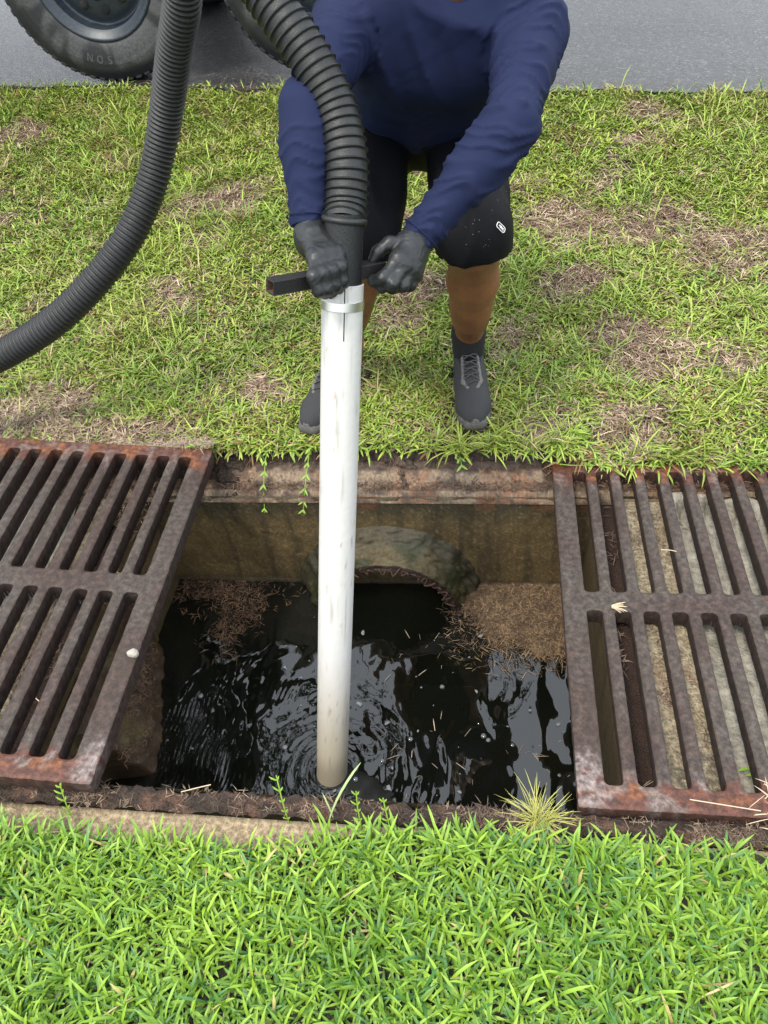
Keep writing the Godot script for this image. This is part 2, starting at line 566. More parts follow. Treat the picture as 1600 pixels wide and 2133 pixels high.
func build_pit() -> void:
	var pit := thing("storm_drain_pit", "open concrete storm drain pit with brown stained walls holding black water", "drain pit")
	var rough := func(p: Vector3, k: float) -> float:
		return k * (n2.get_noise_3d(p.x * 18, p.y * 18, p.z * 18) + 0.5 * n3.get_noise_3d(p.x * 70, p.y * 70, p.z * 70))
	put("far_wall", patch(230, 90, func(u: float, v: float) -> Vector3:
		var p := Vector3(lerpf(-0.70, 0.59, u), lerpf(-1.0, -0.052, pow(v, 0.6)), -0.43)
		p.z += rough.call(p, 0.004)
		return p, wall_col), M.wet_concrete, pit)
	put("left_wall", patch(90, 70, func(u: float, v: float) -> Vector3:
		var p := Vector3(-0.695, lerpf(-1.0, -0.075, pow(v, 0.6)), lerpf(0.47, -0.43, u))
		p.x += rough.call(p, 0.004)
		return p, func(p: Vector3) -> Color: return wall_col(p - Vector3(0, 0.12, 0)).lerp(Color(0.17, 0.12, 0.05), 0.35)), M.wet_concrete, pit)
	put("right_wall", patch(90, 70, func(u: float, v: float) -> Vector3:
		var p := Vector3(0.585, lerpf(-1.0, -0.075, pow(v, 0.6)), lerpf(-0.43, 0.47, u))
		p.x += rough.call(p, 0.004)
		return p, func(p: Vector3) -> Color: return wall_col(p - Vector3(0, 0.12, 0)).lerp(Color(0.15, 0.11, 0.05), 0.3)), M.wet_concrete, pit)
	put("near_wall", patch(40, 30, func(u: float, v: float) -> Vector3:
		return Vector3(lerpf(0.59, -0.70, u), lerpf(-1.0, -0.04, v), 0.455), wall_col), M.wet_concrete, pit)
	put("pit_floor", patch(8, 8, func(u: float, v: float) -> Vector3:
		return Vector3(lerpf(-0.7, 0.59, u), -1.0, lerpf(0.46, -0.43, v)), wall_col), M.wet_concrete, pit)
	# far seat of the grates: rusty, dirt covered
	var seat_col := func(p: Vector3) -> Color:
		var a := n2.get_noise_3d(p.x * 20, p.y * 30, p.z * 40) * 0.5 + 0.5
		var b := n3.get_noise_3d(p.x * 80, p.y * 60, p.z * 80) * 0.5 + 0.5
		var c := Color(0.06, 0.040, 0.029).lerp(Color(0.18, 0.12, 0.085), b)
		var lip := ss(-0.512, -0.496, p.z + 0.02 * n2.get_noise_1d(p.x * 30))
		c = c.lerp(Color(0.46, 0.35, 0.24), lip * ss(0.36, 0.58, a + 0.3 * (b - 0.5)) * 0.75)
		var o := ss(0.45, 0.75, n1.get_noise_2d(p.x * 9 + 7, 3.0) * 0.5 + 0.5)
		return c.lerp(Color(0.34, 0.13, 0.045), o * lip * ss(0.3, 0.6, b) * 0.8)
	put("far_seat", patch(300, 24, func(u: float, v: float) -> Vector3:
		var x := lerpf(-1.32, 1.32, u)
		var z := lerpf(-0.426, -0.53, v)
		var y := -0.060 + 0.012 * ss(0.12, 0.2, v) - 0.010 * ss(0.2, 0.5, v)
		y += 0.007 * (n3.get_noise_2d(x * 40, z * 60)) * ss(0.15, 0.4, v) + 0.02 * v * v
		y += 0.002 * n3.get_noise_2d(x * 90, z * 90)
		y += 0.030 * ss(-0.452, -0.505, z) * ss(-0.475, -0.455, x) * ss(0.470, 0.450, x)
		if v == 0.0: y = -0.075
		return Vector3(x, y, z), seat_col), M.wet_concrete, pit)
	# near rim: rusty angle iron buried in dirt, and a strip of exposed aggregate concrete
	put("near_rim", patch(300, 16, func(u: float, v: float) -> Vector3:
		var x := lerpf(-1.32, 1.32, u)
		var z := lerpf(0.502, 0.456, v) + 0.010 * n2.get_noise_1d(x * 25.0) + 0.006 * n3.get_noise_2d(x * 40, v * 4)
		var y := -0.040 + 0.012 * sin(v * PI) + 0.016 * n3.get_noise_2d(x * 50, z * 80) + 0.014 * n2.get_noise_1d(x * 14.0 + 5)
		if v == 1.0: y = -0.12
		return Vector3(x, y, z), func(p: Vector3) -> Color:
			var a := n2.get_noise_2d(p.x * 14, p.z * 30) * 0.5 + 0.5
			var b := n3.get_noise_3d(p.x * 80, p.y * 80, p.z * 80) * 0.5 + 0.5
			var c := Color(0.035, 0.024, 0.018).lerp(Color(0.12, 0.08, 0.058), b)
			return c.lerp(Color(0.22, 0.12, 0.08), ss(0.52, 0.62, a) * ss(0.3, 0.5, b) * 0.8)), M.soil, pit)
	put("curb", patch(260, 12, func(u: float, v: float) -> Vector3:
		var x := lerpf(-1.6, 1.6, u)
		var z := lerpf(0.64, 0.499, v)
		var y := -0.028 + 0.003 * n3.get_noise_2d(x * 60, z * 60)
		if v == 1.0: y -= 0.04
		return Vector3(x, y, z), func(p: Vector3) -> Color:
			var b := n3.get_noise_3d(p.x * 110, p.y, p.z * 110) * 0.5 + 0.5
			var c := Color(0.36, 0.26, 0.14).lerp(Color(0.62, 0.50, 0.33), b)
			return c.lerp(Color(0.05, 0.035, 0.025), ss(0.508, 0.497, p.z + 0.006 * n2.get_noise_1d(p.x * 30)) * 0.8)), M.concrete, pit)
	# what shows through the slots: dark ledge, concrete step, silty outer chamber
	for s in [-1, 1]:
		var x0 := 0.585 if s > 0 else -0.695
		put("dark_ledge", patch(10, 80, func(u: float, v: float) -> Vector3:
			var x: float = x0 + 0.065 * (u if s > 0 else u - 1.0)
			return Vector3(x, -0.08 + 0.004 * n3.get_noise_2d(x * 60, v * 50), lerpf(0.46, -0.43, v)), func(p: Vector3) -> Color:
				return Color(0.035, 0.017, 0.012).lerp(Color(0.10, 0.055, 0.038), n3.get_noise_3d(p.x * 60, 0, p.z * 40) * 0.5 + 0.5)), M.soil, pit)
		var x1: float = x0 + s * 0.065
		put("concrete_step", patch(30, 160, func(u: float, v: float) -> Vector3:
			var x: float = x1 + 0.125 * (u if s > 0 else u - 1.0)
			return Vector3(x, -0.066 + 0.004 * n3.get_noise_2d(x * 60, v * 60) , lerpf(0.46, -0.43, v)), func(p: Vector3) -> Color:
				var a := n2.get_noise_2d(p.x * 20, p.z * 12) * 0.5 + 0.5
				var b := n3.get_noise_2d(p.x * 90, p.z * 90) * 0.5 + 0.5
				var c := Color(0.42, 0.32, 0.19).lerp(Color(0.66, 0.60, 0.46), clampf(a * 0.7 + b * 0.5, 0, 1))
				c = c.lerp(Color(0.28, 0.12, 0.05), ss(0.62, 0.8, a) * 0.5)
				if s < 0: c = c.lerp(Color(0.20, 0.14, 0.10), ss(0.56, 0.66, a) * 0.6)
				return c.lerp(Color(0.10, 0.095, 0.08), ss(0.2, 0.36, p.z) * ss(0.4, 0.6, b) * 0.7)), M.concrete, pit)
		var x2: float = x1 + s * 0.125
		put("step_face", patch(60, 8, func(u: float, v: float) -> Vector3:
			var z := lerpf(-0.43, 0.46, u) if s > 0 else lerpf(0.46, -0.43, u)
			return Vector3(x2, lerpf(-0.26, -0.066, v), z), wall_col), M.concrete, pit)
		put("chamber_silt", patch(60, 90, func(u: float, v: float) -> Vector3:
			var x: float = x2 + 0.52 * (u if s > 0 else u - 1.0)
			var z := lerpf(0.47, -0.44, v)
			var y := -0.098 + 0.015 * n1.get_noise_2d(x * 6, z * 6) + 0.008 * n2.get_noise_2d(x * 20, z * 20)
			y += 0.05 * ss(-0.25, -0.4, z + 0.05 * n2.get_noise_1d(x * 20)) * ss(0.0, 0.3, n2.get_noise_2d(x * 12, z * 12) + 0.2)
			return Vector3(x, y, z), func(p: Vector3) -> Color:
				var a := n2.get_noise_2d(p.x * 12 + 3, p.z * 12) * 0.5 + 0.5
				var b := n3.get_noise_2d(p.x * 70, p.z * 70) * 0.5 + 0.5
				var c := Color(0.30, 0.275, 0.22).lerp(Color(0.54, 0.505, 0.42), clampf(a * 0.8 + b * 0.3, 0, 1))
				return c.lerp(Color(0.035, 0.03, 0.026), ss(0.68, 0.82, a * 0.6 + b * 0.4) * 0.8)), M.silt, pit)
		var x3: float = x2 + s * 0.52
		for e in [-0.435, 0.465]:
			put("chamber_wall", patch(30, 6, func(u: float, v: float) -> Vector3:
				var x := lerpf(minf(x1, x3), maxf(x1, x3), u if e < 0 else 1.0 - u)
				return Vector3(x, lerpf(-0.3, -0.05, v), e + (0.001 if e < 0 else -0.001)), wall_col), M.concrete, pit)
		put("chamber_wall", patch(30, 6, func(u: float, v: float) -> Vector3:
			var z := lerpf(-0.44, 0.47, u) if s < 0 else lerpf(0.47, -0.44, u)
			return Vector3(x3, lerpf(-0.3, -0.03, v), z), wall_col), M.concrete, pit)
	# the lump of old mortar and roots against the left wall
	put("mortar_lump", patch(60, 40, func(u: float, v: float) -> Vector3:
		var z := lerpf(0.30, -0.20, u)
		var foot := lerpf(0.045, 0.155, ss(-0.17, 0.21, z)) * ss(0.275, 0.235, z) * ss(-0.19, -0.12, z)
		foot += 0.006 * n2.get_noise_1d(z * 60.0)
		var k := sin(v * PI * 0.5)
		var x := -0.694 + (1 - pow(k, 1.6)) * foot
		var y := lerpf(-0.52, -0.12, v)
		var rr: float = rough.call(Vector3(x, y, z), 0.012)
		return Vector3(x + rr, y + rr * 0.5, z), func(p: Vector3) -> Color:
			var b := n3.get_noise_3d(p.x * 40, p.y * 30, p.z * 50) * 0.5 + 0.5
			var a := n2.get_noise_3d(p.x * 12, p.y * 12, p.z * 12) * 0.5 + 0.5
			var c := Color(0.045, 0.026, 0.015).lerp(Color(0.13, 0.075, 0.03), b)
			return c.lerp(Color(0.17, 0.13, 0.05), ss(0.55, 0.75, a) * 0.8)), M.wet_concrete, pit)
	# culvert mouth in the far wall
	var cul := thing("culvert_mouth", "round concrete culvert mouth with mossy mortar collar in the far wall of the pit", "culvert")
	var cc := Vector3(0.0, -0.455, 0)
	var ring := func(rad0: float, z0: float, rad1: float, z1: float, bulge: float, colf: Callable, flip: bool) -> ArrayMesh:
		return patch(110, 22, func(u: float, v: float) -> Vector3:
			var a := lerpf(-0.35, PI + 0.35, 1.0 - u if not flip else u)
			var r := lerpf(rad0, rad1, v) + bulge * sin(v * PI)
			var d := Vector3(cos(a), sin(a), 0)
			var p := cc + d * r + Vector3(0, 0, lerpf(z0, z1, v))
			var q: float = rough.call(p, 0.011) + 0.006 * n3.get_noise_3d(a * 3.0, v * 22.0, 4.0)
			return p + d * q + Vector3(0, 0, q), colf)
	var col_c := func(p: Vector3) -> Color:
		var a := n2.get_noise_3d(p.x * 14, p.y * 14, p.z * 14) * 0.5 + 0.5
		var an := atan2(p.y - cc.y, p.x)
		var st := n3.get_noise_2d((Vector2(p.x, p.y - cc.y).length() + p.z) * 90.0, an * 6.0) * 0.5 + 0.5
		var c := Color(0.065, 0.050, 0.018).lerp(Color(0.19, 0.145, 0.062), st)
		c = c.lerp(Color(0.035, 0.045, 0.010), ss(0.40, 0.62, a) * 0.9)
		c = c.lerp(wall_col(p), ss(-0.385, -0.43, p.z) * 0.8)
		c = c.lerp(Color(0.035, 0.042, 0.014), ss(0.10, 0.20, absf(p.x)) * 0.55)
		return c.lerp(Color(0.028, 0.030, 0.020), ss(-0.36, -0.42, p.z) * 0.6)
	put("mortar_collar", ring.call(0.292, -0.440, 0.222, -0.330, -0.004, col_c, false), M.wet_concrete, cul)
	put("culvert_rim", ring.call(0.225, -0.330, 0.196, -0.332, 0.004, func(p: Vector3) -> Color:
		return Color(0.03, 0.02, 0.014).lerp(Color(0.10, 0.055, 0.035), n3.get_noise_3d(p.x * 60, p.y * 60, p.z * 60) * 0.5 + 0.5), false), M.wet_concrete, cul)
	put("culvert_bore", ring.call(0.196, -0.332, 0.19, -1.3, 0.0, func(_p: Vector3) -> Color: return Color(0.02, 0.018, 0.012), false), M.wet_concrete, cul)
	# bent wire showing along the broken rim
	for k in 6:
		var pts := []
		var a0 := 0.25 + k * 0.42
		for i in 15:
			var a := a0 + 0.36 * i / 14.0
			var r := 0.205 + 0.012 * sin(i * 1.3 + k) + 0.004 * sin(i * 2.9)
			pts.append(cc + Vector3(cos(a) * r, sin(a) * r, -0.325 + 0.006 * sin(i * 0.9 + k * 2)))
		put("wire", tube(spline(pts, 0.006), 0.0028, 6), M.rebar, cul)

func build_water() -> void:
	var pc := Vector2(-0.087, 0.205)
	var o := put("water", patch(380, 270, func(u: float, v: float) -> Vector3:
		var x := lerpf(-0.72, 0.60, u)
		var z := lerpf(0.47, -0.47, v)
		var d := Vector2(x, z).distance_to(pc)
		var y := 0.0008 * sin(d * 170.0 + 3.0 * n1.get_noise_2d(x * 6, z * 6)) * exp(-d * 7.5) * (0.7 + 0.8 * n1.get_noise_2d(x * 7 + 5, z * 7))
		var wx := x + 0.03 * n1.get_noise_2d(x * 7, z * 7)
		var wz := z + 0.03 * n1.get_noise_2d(x * 7 + 50, z * 7)
		var calm := ss(0.05, 0.40, x)      # the right side is stiller
		y += lerpf(0.0036, 0.0024, calm) * n1.get_noise_2d(wx * 9, wz * 6 + 20)
		y += lerpf(0.0009, 0.0004, calm) * n2.get_noise_2d(wx * 22, wz * 11) * ss(-0.42, -0.1, z)
		# fine streaks running with the flow on the left
		var st := ss(0.0, 0.25, n1.get_noise_2d(x * 6 + 9, z * 4)) * ss(-0.15, -0.3, x) * ss(-0.1, 0.05, z)
		y += 0.00035 * st * sin(430.0 * (wx + 0.25 * wz) + 5.0 * n1.get_noise_2d(x * 6, z * 6))
		y += 0.00012 * n3.get_noise_2d(wx * 50, wz * 40) * (1 - calm)
		return Vector3(x, WATER + y, z)), M.water)
	tag(o, "black rippling water standing in the pit", "water", "", "structure")

# ------------------------------------------------------------------ grates
func grate_color(x: float, z: float, side: float, seed_: float) -> Color:
	var a := n2.get_noise_2d(x * 14 + seed_, z * 9) * 0.5 + 0.5
	var b := n3.get_noise_2d(x * 70 + seed_, z * 70) * 0.5 + 0.5
	var g := n1.get_noise_2d(x * 5 + seed_, z * 5) * 0.5 + 0.5
	var c := Color(0.092, 0.060, 0.047).lerp(Color(0.112, 0.094, 0.076), ss(0.35, 0.6, g * 0.6 + a * 0.4))
	c = c.lerp(Color(0.15, 0.058, 0.045), ss(0.62, 0.8, b) * 0.4)
	c = c.lerp(Color(0.15, 0.14, 0.125), ss(0.70, 0.85, n2.get_noise_2d(x * 40 + 9, z * 30) * 0.5 + 0.5) * 0.5)
	var dn := (0.461 + 0.48) - z          # metres from the near edge (local z)
	var df := z + 0.033
	var wob := 0.05 * (a - 0.5) + 0.030 * (b - 0.5)
	var rn := ss(0.070, 0.056, dn + wob)
	var rf := ss(0.085, 0.045, df + wob * 1.6)
	var red := Color(0.15, 0.060, 0.042).lerp(Color(0.25, 0.090, 0.048), b)
	c = c.lerp(red, maxf(rn, rf) * 0.92)
	var orange := ss(0.50, 0.58, 0.18 * (b - 0.5) + n2.get_noise_2d(x * 16 + seed_ * 2, z * 28) * 0.5 + 0.5)
	c = c.lerp(Color(0.33, 0.125, 0.040), orange * maxf(rn * ss(0.02, 0.03, dn), rf) * 0.85)
	var pale := ss(0.56, 0.63, 0.25 * (b - 0.5) + n2.get_noise_2d(x * 22 + 31 + seed_, z * 18) * 0.5 + 0.5)
	c = c.lerp(Color(0.30, 0.26, 0.24), pale * maxf(ss(0.10, 0.04, dn), ss(0.14, 0.04, df) * 0.7) * 0.8)
	# pale mineral bloom at the near inner corner
	var corner := Vector2(side, 0.9 - z).length()
	c = c.lerp(Color(0.42, 0.38, 0.37), ss(0.070, 0.035, corner + wob * 1.6) * ss(0.35, 0.5, b + 0.1) * 0.8)
	return c

# local frame: slot 0 centre at x = 0, far slot ends at z = 0; dir = +1 slots run to +x
func build_grate(called: String, label: String, at: Transform3D, dir: float, seed_: float) -> void:
	var root := thing(called, label, "drain grate", at.origin, "cast iron grates of the storm drain")
	root.transform = at
	var slots := 11
	var border := 0.069
	var x0 := -border
	var x1 := (slots - 1) * PI_SLOT + border
	var z0 := -0.036
	var z1 := 2 * L_SLOT + G_SLOT + 0.047
	var hw := 0.0180
	var cr := 0.010
	var sd := func(x: float, z: float) -> float:     # > 0 in the iron
		var d := minf(minf(x - x0, x1 - x), minf(z - z0, z1 - z)) + 0.0012 * n3.get_noise_2d(x * 80 + seed_, z * 80)
		var i := clampf(roundf(x / PI_SLOT), 0, slots - 1)
		for s in 2:
			var zc := L_SLOT / 2 + s * (L_SLOT + G_SLOT)
			var q := Vector2(absf(x - i * PI_SLOT) - (hw - cr), absf(z - zc) - (L_SLOT / 2 - cr))
			var ds := Vector2(maxf(q.x, 0), maxf(q.y, 0)).length() + minf(maxf(q.x, q.y), 0) - cr
			d = minf(d, ds + 0.0008 * n3.get_noise_2d(x * 110 + seed_, z * 60))
		return d
	var h := 0.0052
	var nx := int(ceil((x1 - x0 + 0.008) / h)) + 1
	var nz := int(ceil((z1 - z0 + 0.008) / h)) + 1
	var gx0 := x0 - 0.004
	var gz0 := z0 - 0.004
	var D := PackedFloat32Array()
	D.resize(nx * nz)
	for j in nz:
		for i in nx: D[j * nx + i] = sd.call(gx0 + i * h, gz0 + j * h)
	var region := func(x: float, z: float) -> String:
		if z < -0.001: return "far_rail"
		if z > 2 * L_SLOT + G_SLOT + 0.001: return "near_rail"
		if x < -hw: return "inner_rail"
		if x > (slots - 1) * PI_SLOT + hw: return "outer_rail"
		if z > L_SLOT + 0.001 and z < L_SLOT + G_SLOT - 0.001: return "cross_rail"
		return "bar:%d:%d" % [int(floor(x / PI_SLOT)), 0 if z < L_SLOT + 0.02 else 1]
	var parts := {}
	var thick := 0.052
	for j in nz - 1:
		for i in nx - 1:
			var d := [D[j * nx + i], D[j * nx + i + 1], D[(j + 1) * nx + i + 1], D[(j + 1) * nx + i]]
			if d[0] <= 0 and d[1] <= 0 and d[2] <= 0 and d[3] <= 0: continue
			var cs := [Vector2(gx0 + i * h, gz0 + j * h), Vector2(gx0 + (i + 1) * h, gz0 + j * h), Vector2(gx0 + (i + 1) * h, gz0 + (j + 1) * h), Vector2(gx0 + i * h, gz0 + (j + 1) * h)]
			var name_: String = region.call(cs[0].x + h / 2, cs[0].y + h / 2)
			if not parts.has(name_): parts[name_] = [PackedVector3Array(), PackedVector3Array(), PackedColorArray(), PackedInt32Array()]
			var poly := []      # [point, on contour]
			for k in 4:
				var k2 := (k + 1) % 4
				if d[k] > 0: poly.append([cs[k], d[k], false])
				if (d[k] > 0) != (d[k2] > 0):
					poly.append([cs[k].lerp(cs[k2], d[k] / (d[k] - d[k2])), 0.0, true])
			var P: Array = parts[name_]
			var base: int = P[0].size()
			for q in poly:
				var e: float = clampf(q[1] / 0.006, 0, 1)
				var p: Vector2 = q[0]
				var y: float = -0.0026 * (1 - e) * (1 - e) + 0.0009 * n3.get_noise_2d(p.x * 60 + seed_, p.y * 60) + 0.003 * maxf(0.0, n3.get_noise_2d(p.x * 120 + seed_, p.y * 120)) * (ss(0.05, 0.03, p.y + 0.033) + ss(0.06, 0.04, 0.941 - p.y)) * ss(0.1, 0.3, n2.get_noise_2d(p.x * 16 + seed_ * 2, p.y * 28))
				var nn := Vector3.UP
				if e < 1.0:
					var gx: float = sd.call(p.x + 0.001, p.y) - sd.call(p.x - 0.001, p.y)
					var gz: float = sd.call(p.x, p.y + 0.001) - sd.call(p.x, p.y - 0.001)
					nn = (Vector3(-gx, 0, -gz) * 500.0 * (1 - e) * 0.9 + Vector3.UP).normalized()
				P[0].append(Vector3(dir * p.x, y, p.y))
				P[1].append(Vector3(dir * nn.x, nn.y, nn.z))
				P[2].append(grate_color(p.x, p.y, p.x - x0, seed_))
			for k in range(1, poly.size() - 1):
				if dir > 0: P[3].append_array([base, base + k, base + k + 1])
				else: P[3].append_array([base, base + k + 1, base + k])
			# walls under the contour
			for k in poly.size():
				var k2 := (k + 1) % poly.size()
				if poly[k][2] and poly[k2][2]:
					var b2: int = P[0].size()
					var pa: Vector2 = poly[k][0]
					var pb: Vector2 = poly[k2][0]
					var sn := Vector3(dir * (pa.y - pb.y), 0, pb.x - pa.x) * Vector3(-1, 0, -1)
					sn = sn.normalized()
					var mid := (pa + pb) / 2
					var gx: float = sd.call(mid.x + 0.001, mid.y) - sd.call(mid.x - 0.001, mid.y)
					var gz: float = sd.call(mid.x, mid.y + 0.001) - sd.call(mid.x, mid.y - 0.001)
					sn = Vector3(-gx * dir, 0, -gz).normalized()
					var inw := Vector3(sn.x, 0, sn.z) * -0.004
					var rows := [Vector3.ZERO, Vector3(0, -0.5 * thick, 0), Vector3(0, -thick, 0) + inw]
					for rw in 3:
						for q in [pa, pb]:
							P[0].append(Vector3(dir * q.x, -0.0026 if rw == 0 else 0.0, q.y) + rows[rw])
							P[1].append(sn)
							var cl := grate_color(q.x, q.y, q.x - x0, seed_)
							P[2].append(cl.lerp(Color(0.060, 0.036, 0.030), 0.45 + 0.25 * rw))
					for rw in 2:
						var f := b2 + rw * 2
						var nrm := (P[0][f + 2] - P[0][f]).cross(P[0][f + 1] - P[0][f]) as Vector3
						if nrm.dot(sn) > 0: P[3].append_array([f, f + 1, f + 2, f + 1, f + 3, f + 2])
						else: P[3].append_array([f, f + 2, f + 1, f + 1, f + 2, f + 3])
	var keys := parts.keys()
	keys.sort()
	for k in keys:
		var P: Array = parts[k]
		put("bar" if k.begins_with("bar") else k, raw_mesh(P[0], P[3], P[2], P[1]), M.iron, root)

# ------------------------------------------------------------------ hose
func build_hose() -> void:
	var root := thing("suction_hose", "black ribbed suction hose with white PVC wand lowered into the pit", "suction hose")
	var bot := Vector3(-0.0885, -0.43, 0.206)
	var top := Vector3(0.0345, 0.732, -0.182)
	var ax := (top - bot).normalized()
	var R := 0.0397
	var pcol := func(p: Vector3) -> Color:
		var t := (p - bot).dot(ax)
		var q := p - bot - ax * t
		var an := atan2(q.x, q.z)
		var st := n3.get_noise_2d(an * 9.0, t * 7.0) * 0.5 + 0.5
		var sm := n2.get_noise_2d(an * 3.0, t * 9.0) * 0.5 + 0.5
		var c := Color(1.0, 1.0, 1.0)
		c = c.lerp(Color(0.62, 0.60, 0.54), ss(0.56, 0.82, st * 0.6 + sm * 0.4) * 0.8)
		c = c.lerp(Color(0.78, 0.70, 0.52), ss(0.42, 0.05, t + 0.12 * (sm - 0.5)) * 0.75)
		c = c.lerp(Color(0.34, 0.30, 0.25), ss(0.70, 0.78, n3.get_noise_2d(an * 26.0 + 3.0 * sm, t * 16.0) * 0.5 + 0.5) * ss(0.5, 0.7, sm) * 0.45)
		c = c.lerp(Color(0.42, 0.36, 0.28), ss(0.10, 0.02, t + 0.03 * (st - 0.5)) * 0.7)
		c = c.lerp(Color(0.5, 0.28, 0.12), ss(0.78, 0.84, n2.get_noise_2d(an * 8.0 + 30, t * 26.0) * 0.5 + 0.5) * 0.6)
		return c
	var pts := []
	for i in 160: pts.append(bot + ax * lerpf(-0.22, (top - bot).length(), i / 159.0))
	var pipe := put("white_pipe", tube(pts, R, 64, false, pcol), M.pvc, root)
	put("pipe_lip", lathe([[-0.012, R - 0.0045], [0.0, R - 0.0045], [0.0008, R - 0.001], [0.0, R]], top, ax, 48), mat("pvc_edge", lin(0.6, 0.6, 0.58), 0.5), root)
	# the saw cut that lets the clamp close, as a thin dark groove strip
	var to_cam := Vector3(0.31, 1.42, 1.12) - top
	var cutd := (to_cam - ax * to_cam.dot(ax)).normalized()
	cutd = cutd.rotated(ax, 0.10)
	put("saw_cut", box(Vector3(0.0020, 0.0016, 0.100), along(top + cutd * (R - 0.0003) - ax * 0.100, top + cutd * (R - 0.0003) + ax * 0.0, cutd), 0.0002), M.hub_hole, root)
	# clamp
	var cl := put("hose_clamp", lathe([[-0.0085, R], [-0.0085, R + 0.0014], [-0.0083, R + 0.0018], [-0.0080, R + 0.0020], [-0.0080, R + 0.0020], [0.0080, R + 0.0020], [0.0080, R + 0.0020], [0.0083, R + 0.0018], [0.0085, R + 0.0014], [0.0085, R]], top - ax * 0.038, ax, 64), M.clamp, root)
	var scr := top - ax * 0.038 - cutd * (R + 0.006)
	put("clamp_screw", tube([scr - ax.cross(cutd) * 0.014, scr + ax.cross(cutd) * 0.014], 0.005, 10), M.clamp, cl)
	# black sleeve that the pipe is clamped on
	var ctop := top + ax * 0.125 + Vector3(0.0, 0.0, 0.003)
	var sl := []
	for i in 30: sl.append((top - ax * 0.06).lerp(ctop, i / 29.0))
	put("black_sleeve", tube(sl, func(_t: float, _a: float) -> float: return 0.0355, 48, false), M.black_pvc, root)
	put("sleeve_seam", tube([top + cutd.rotated(ax, -0.25) * 0.0355 + ax * 0.005, top + cutd.rotated(ax, -0.25) * 0.0355 + ax * 0.10], 0.0013, 6), M.black_pvc, root)
	for k in 26:      # scuffs of bare brown on the sleeve
		var a := rng.randf_range(-0.2, 1.3)
		var u := rng.randf_range(0.01, 0.115)
		var dd := cutd.rotated(ax, a)
		var ln := rng.randf_range(0.002, 0.012)
		put("scuff", box(Vector3(rng.randf_range(0.0006, 0.0016), 0.0004, ln), along(top + ax * u + dd * 0.0355, top + ax * (u + ln) + dd * 0.0355 + dd.cross(ax) * rng.randf_range(-0.002, 0.002), dd), 0.0001), M.tube_rust, root)
	# square tube handle
	var ha := Vector3(-0.070, 0.790, -0.067)
	var hb := Vector3(0.103, 0.736, -0.232)
	var hx := (hb - ha).normalized()
	var hs := 0.0115
	var up := (Vector3.UP - hx * Vector3.UP.dot(hx)).normalized()
	var sd := hx.cross(up)
	var handle := Node3D.new()
	handle.name = "handle"
	root.add_child(handle)
	for q in [[up, sd, 1.0], [up, sd, -1.0], [sd, up, 1.0], [sd, up, -1.0]]:
		var n: Vector3 = q[0] * q[2]
		put("tube_wall", box(Vector3(0.026 if q[0] == up else 0.0212, 0.0025, (hb - ha).length()), along(ha + n * hs, hb + n * hs, n), 0.0008), M.tube_steel, handle)
		put("rust_lining", box(Vector3(0.0205, 0.0008, 0.10), along(ha + hx * 0.001 + n * (hs - 0.0019), ha + hx * 0.101 + n * (hs - 0.0019), n), 0.0002), M.tube_rust, handle)
	# corrugated hose: from the sleeve up, over in a loop above the frame, and down again to the left
	var path := [top + ax * 0.105, Vector3(0.047, 0.855, -0.245), Vector3(0.049, 0.918, -0.288), Vector3(0.031, 0.987, -0.336), Vector3(-0.010, 1.061, -0.373), Vector3(-0.073, 1.143, -0.415), Vector3(-0.140, 1.214, -0.470), Vector3(-0.205, 1.240, -0.545), Vector3(-0.260, 1.215, -0.615), Vector3(-0.300, 1.160, -0.660), Vector3(-0.332, 1.095, -0.697), Vector3(-0.388, 1.010, -0.747), Vector3(-0.452, 0.898, -0.795), Vector3(-0.502, 0.795, -0.797), Vector3(-0.552, 0.695, -0.760), Vector3(-0.622, 0.600, -0.696), Vector3(-0.725, 0.512, -0.630), Vector3(-0.851, 0.431, -0.585), Vector3(-0.993, 0.365, -0.557), Vector3(-1.149, 0.309, -0.533), Vector3(-1.45, 0.21, -0.50), Vector3(-1.9, 0.12, -0.50)]
	var fine := spline(path, 0.0011)
	var run := 0.0
	var phase := 0.0
	var radii := PackedFloat32Array()
	var prev: Vector3 = fine[0]
	for p in fine:
		var ds: float = (p - prev).length()
		prev = p
		run += ds
		var wide := ss(0.62, 0.40, run)
		phase += ds / lerpf(0.0128, 0.0165, wide)
		var f: float = phase - floor(phase)
		var ridge := exp(-pow((f - 0.5) / lerpf(0.24, 0.105, wide), 2.0))
		radii.append(lerpf(0.0362, 0.0372, wide) + lerpf(0.0040, 0.0048, wide) * ridge)
	var nfi := fine.size()
	put("corrugated_hose", tube(fine, func(t: float, a: float) -> float:
		var i := mini(int(round(t * (nfi - 1))), nfi - 1)
		return radii[i] + 0.0004 * n3.get_noise_2d(i * 0.05, a * 2.0), 40, false, func(p: Vector3) -> Color:
			var d := n3.get_noise_3d(p.x * 70, p.y * 40, p.z * 70) * 0.5 + 0.5
			return Color(1, 1, 1).lerp(Color(2.3, 2.2, 2.0), ss(0.55, 0.8, d) * 0.7)), M.hose, root)
	put("hose_cuff_ring", lathe([[-0.006, 0.0355], [-0.005, 0.0405], [0.0, 0.042], [0.004, 0.0405], [0.006, 0.036]], top + ax * 0.112, ax + Vector3(0.06, 0, 0), 40), M.hose, root)

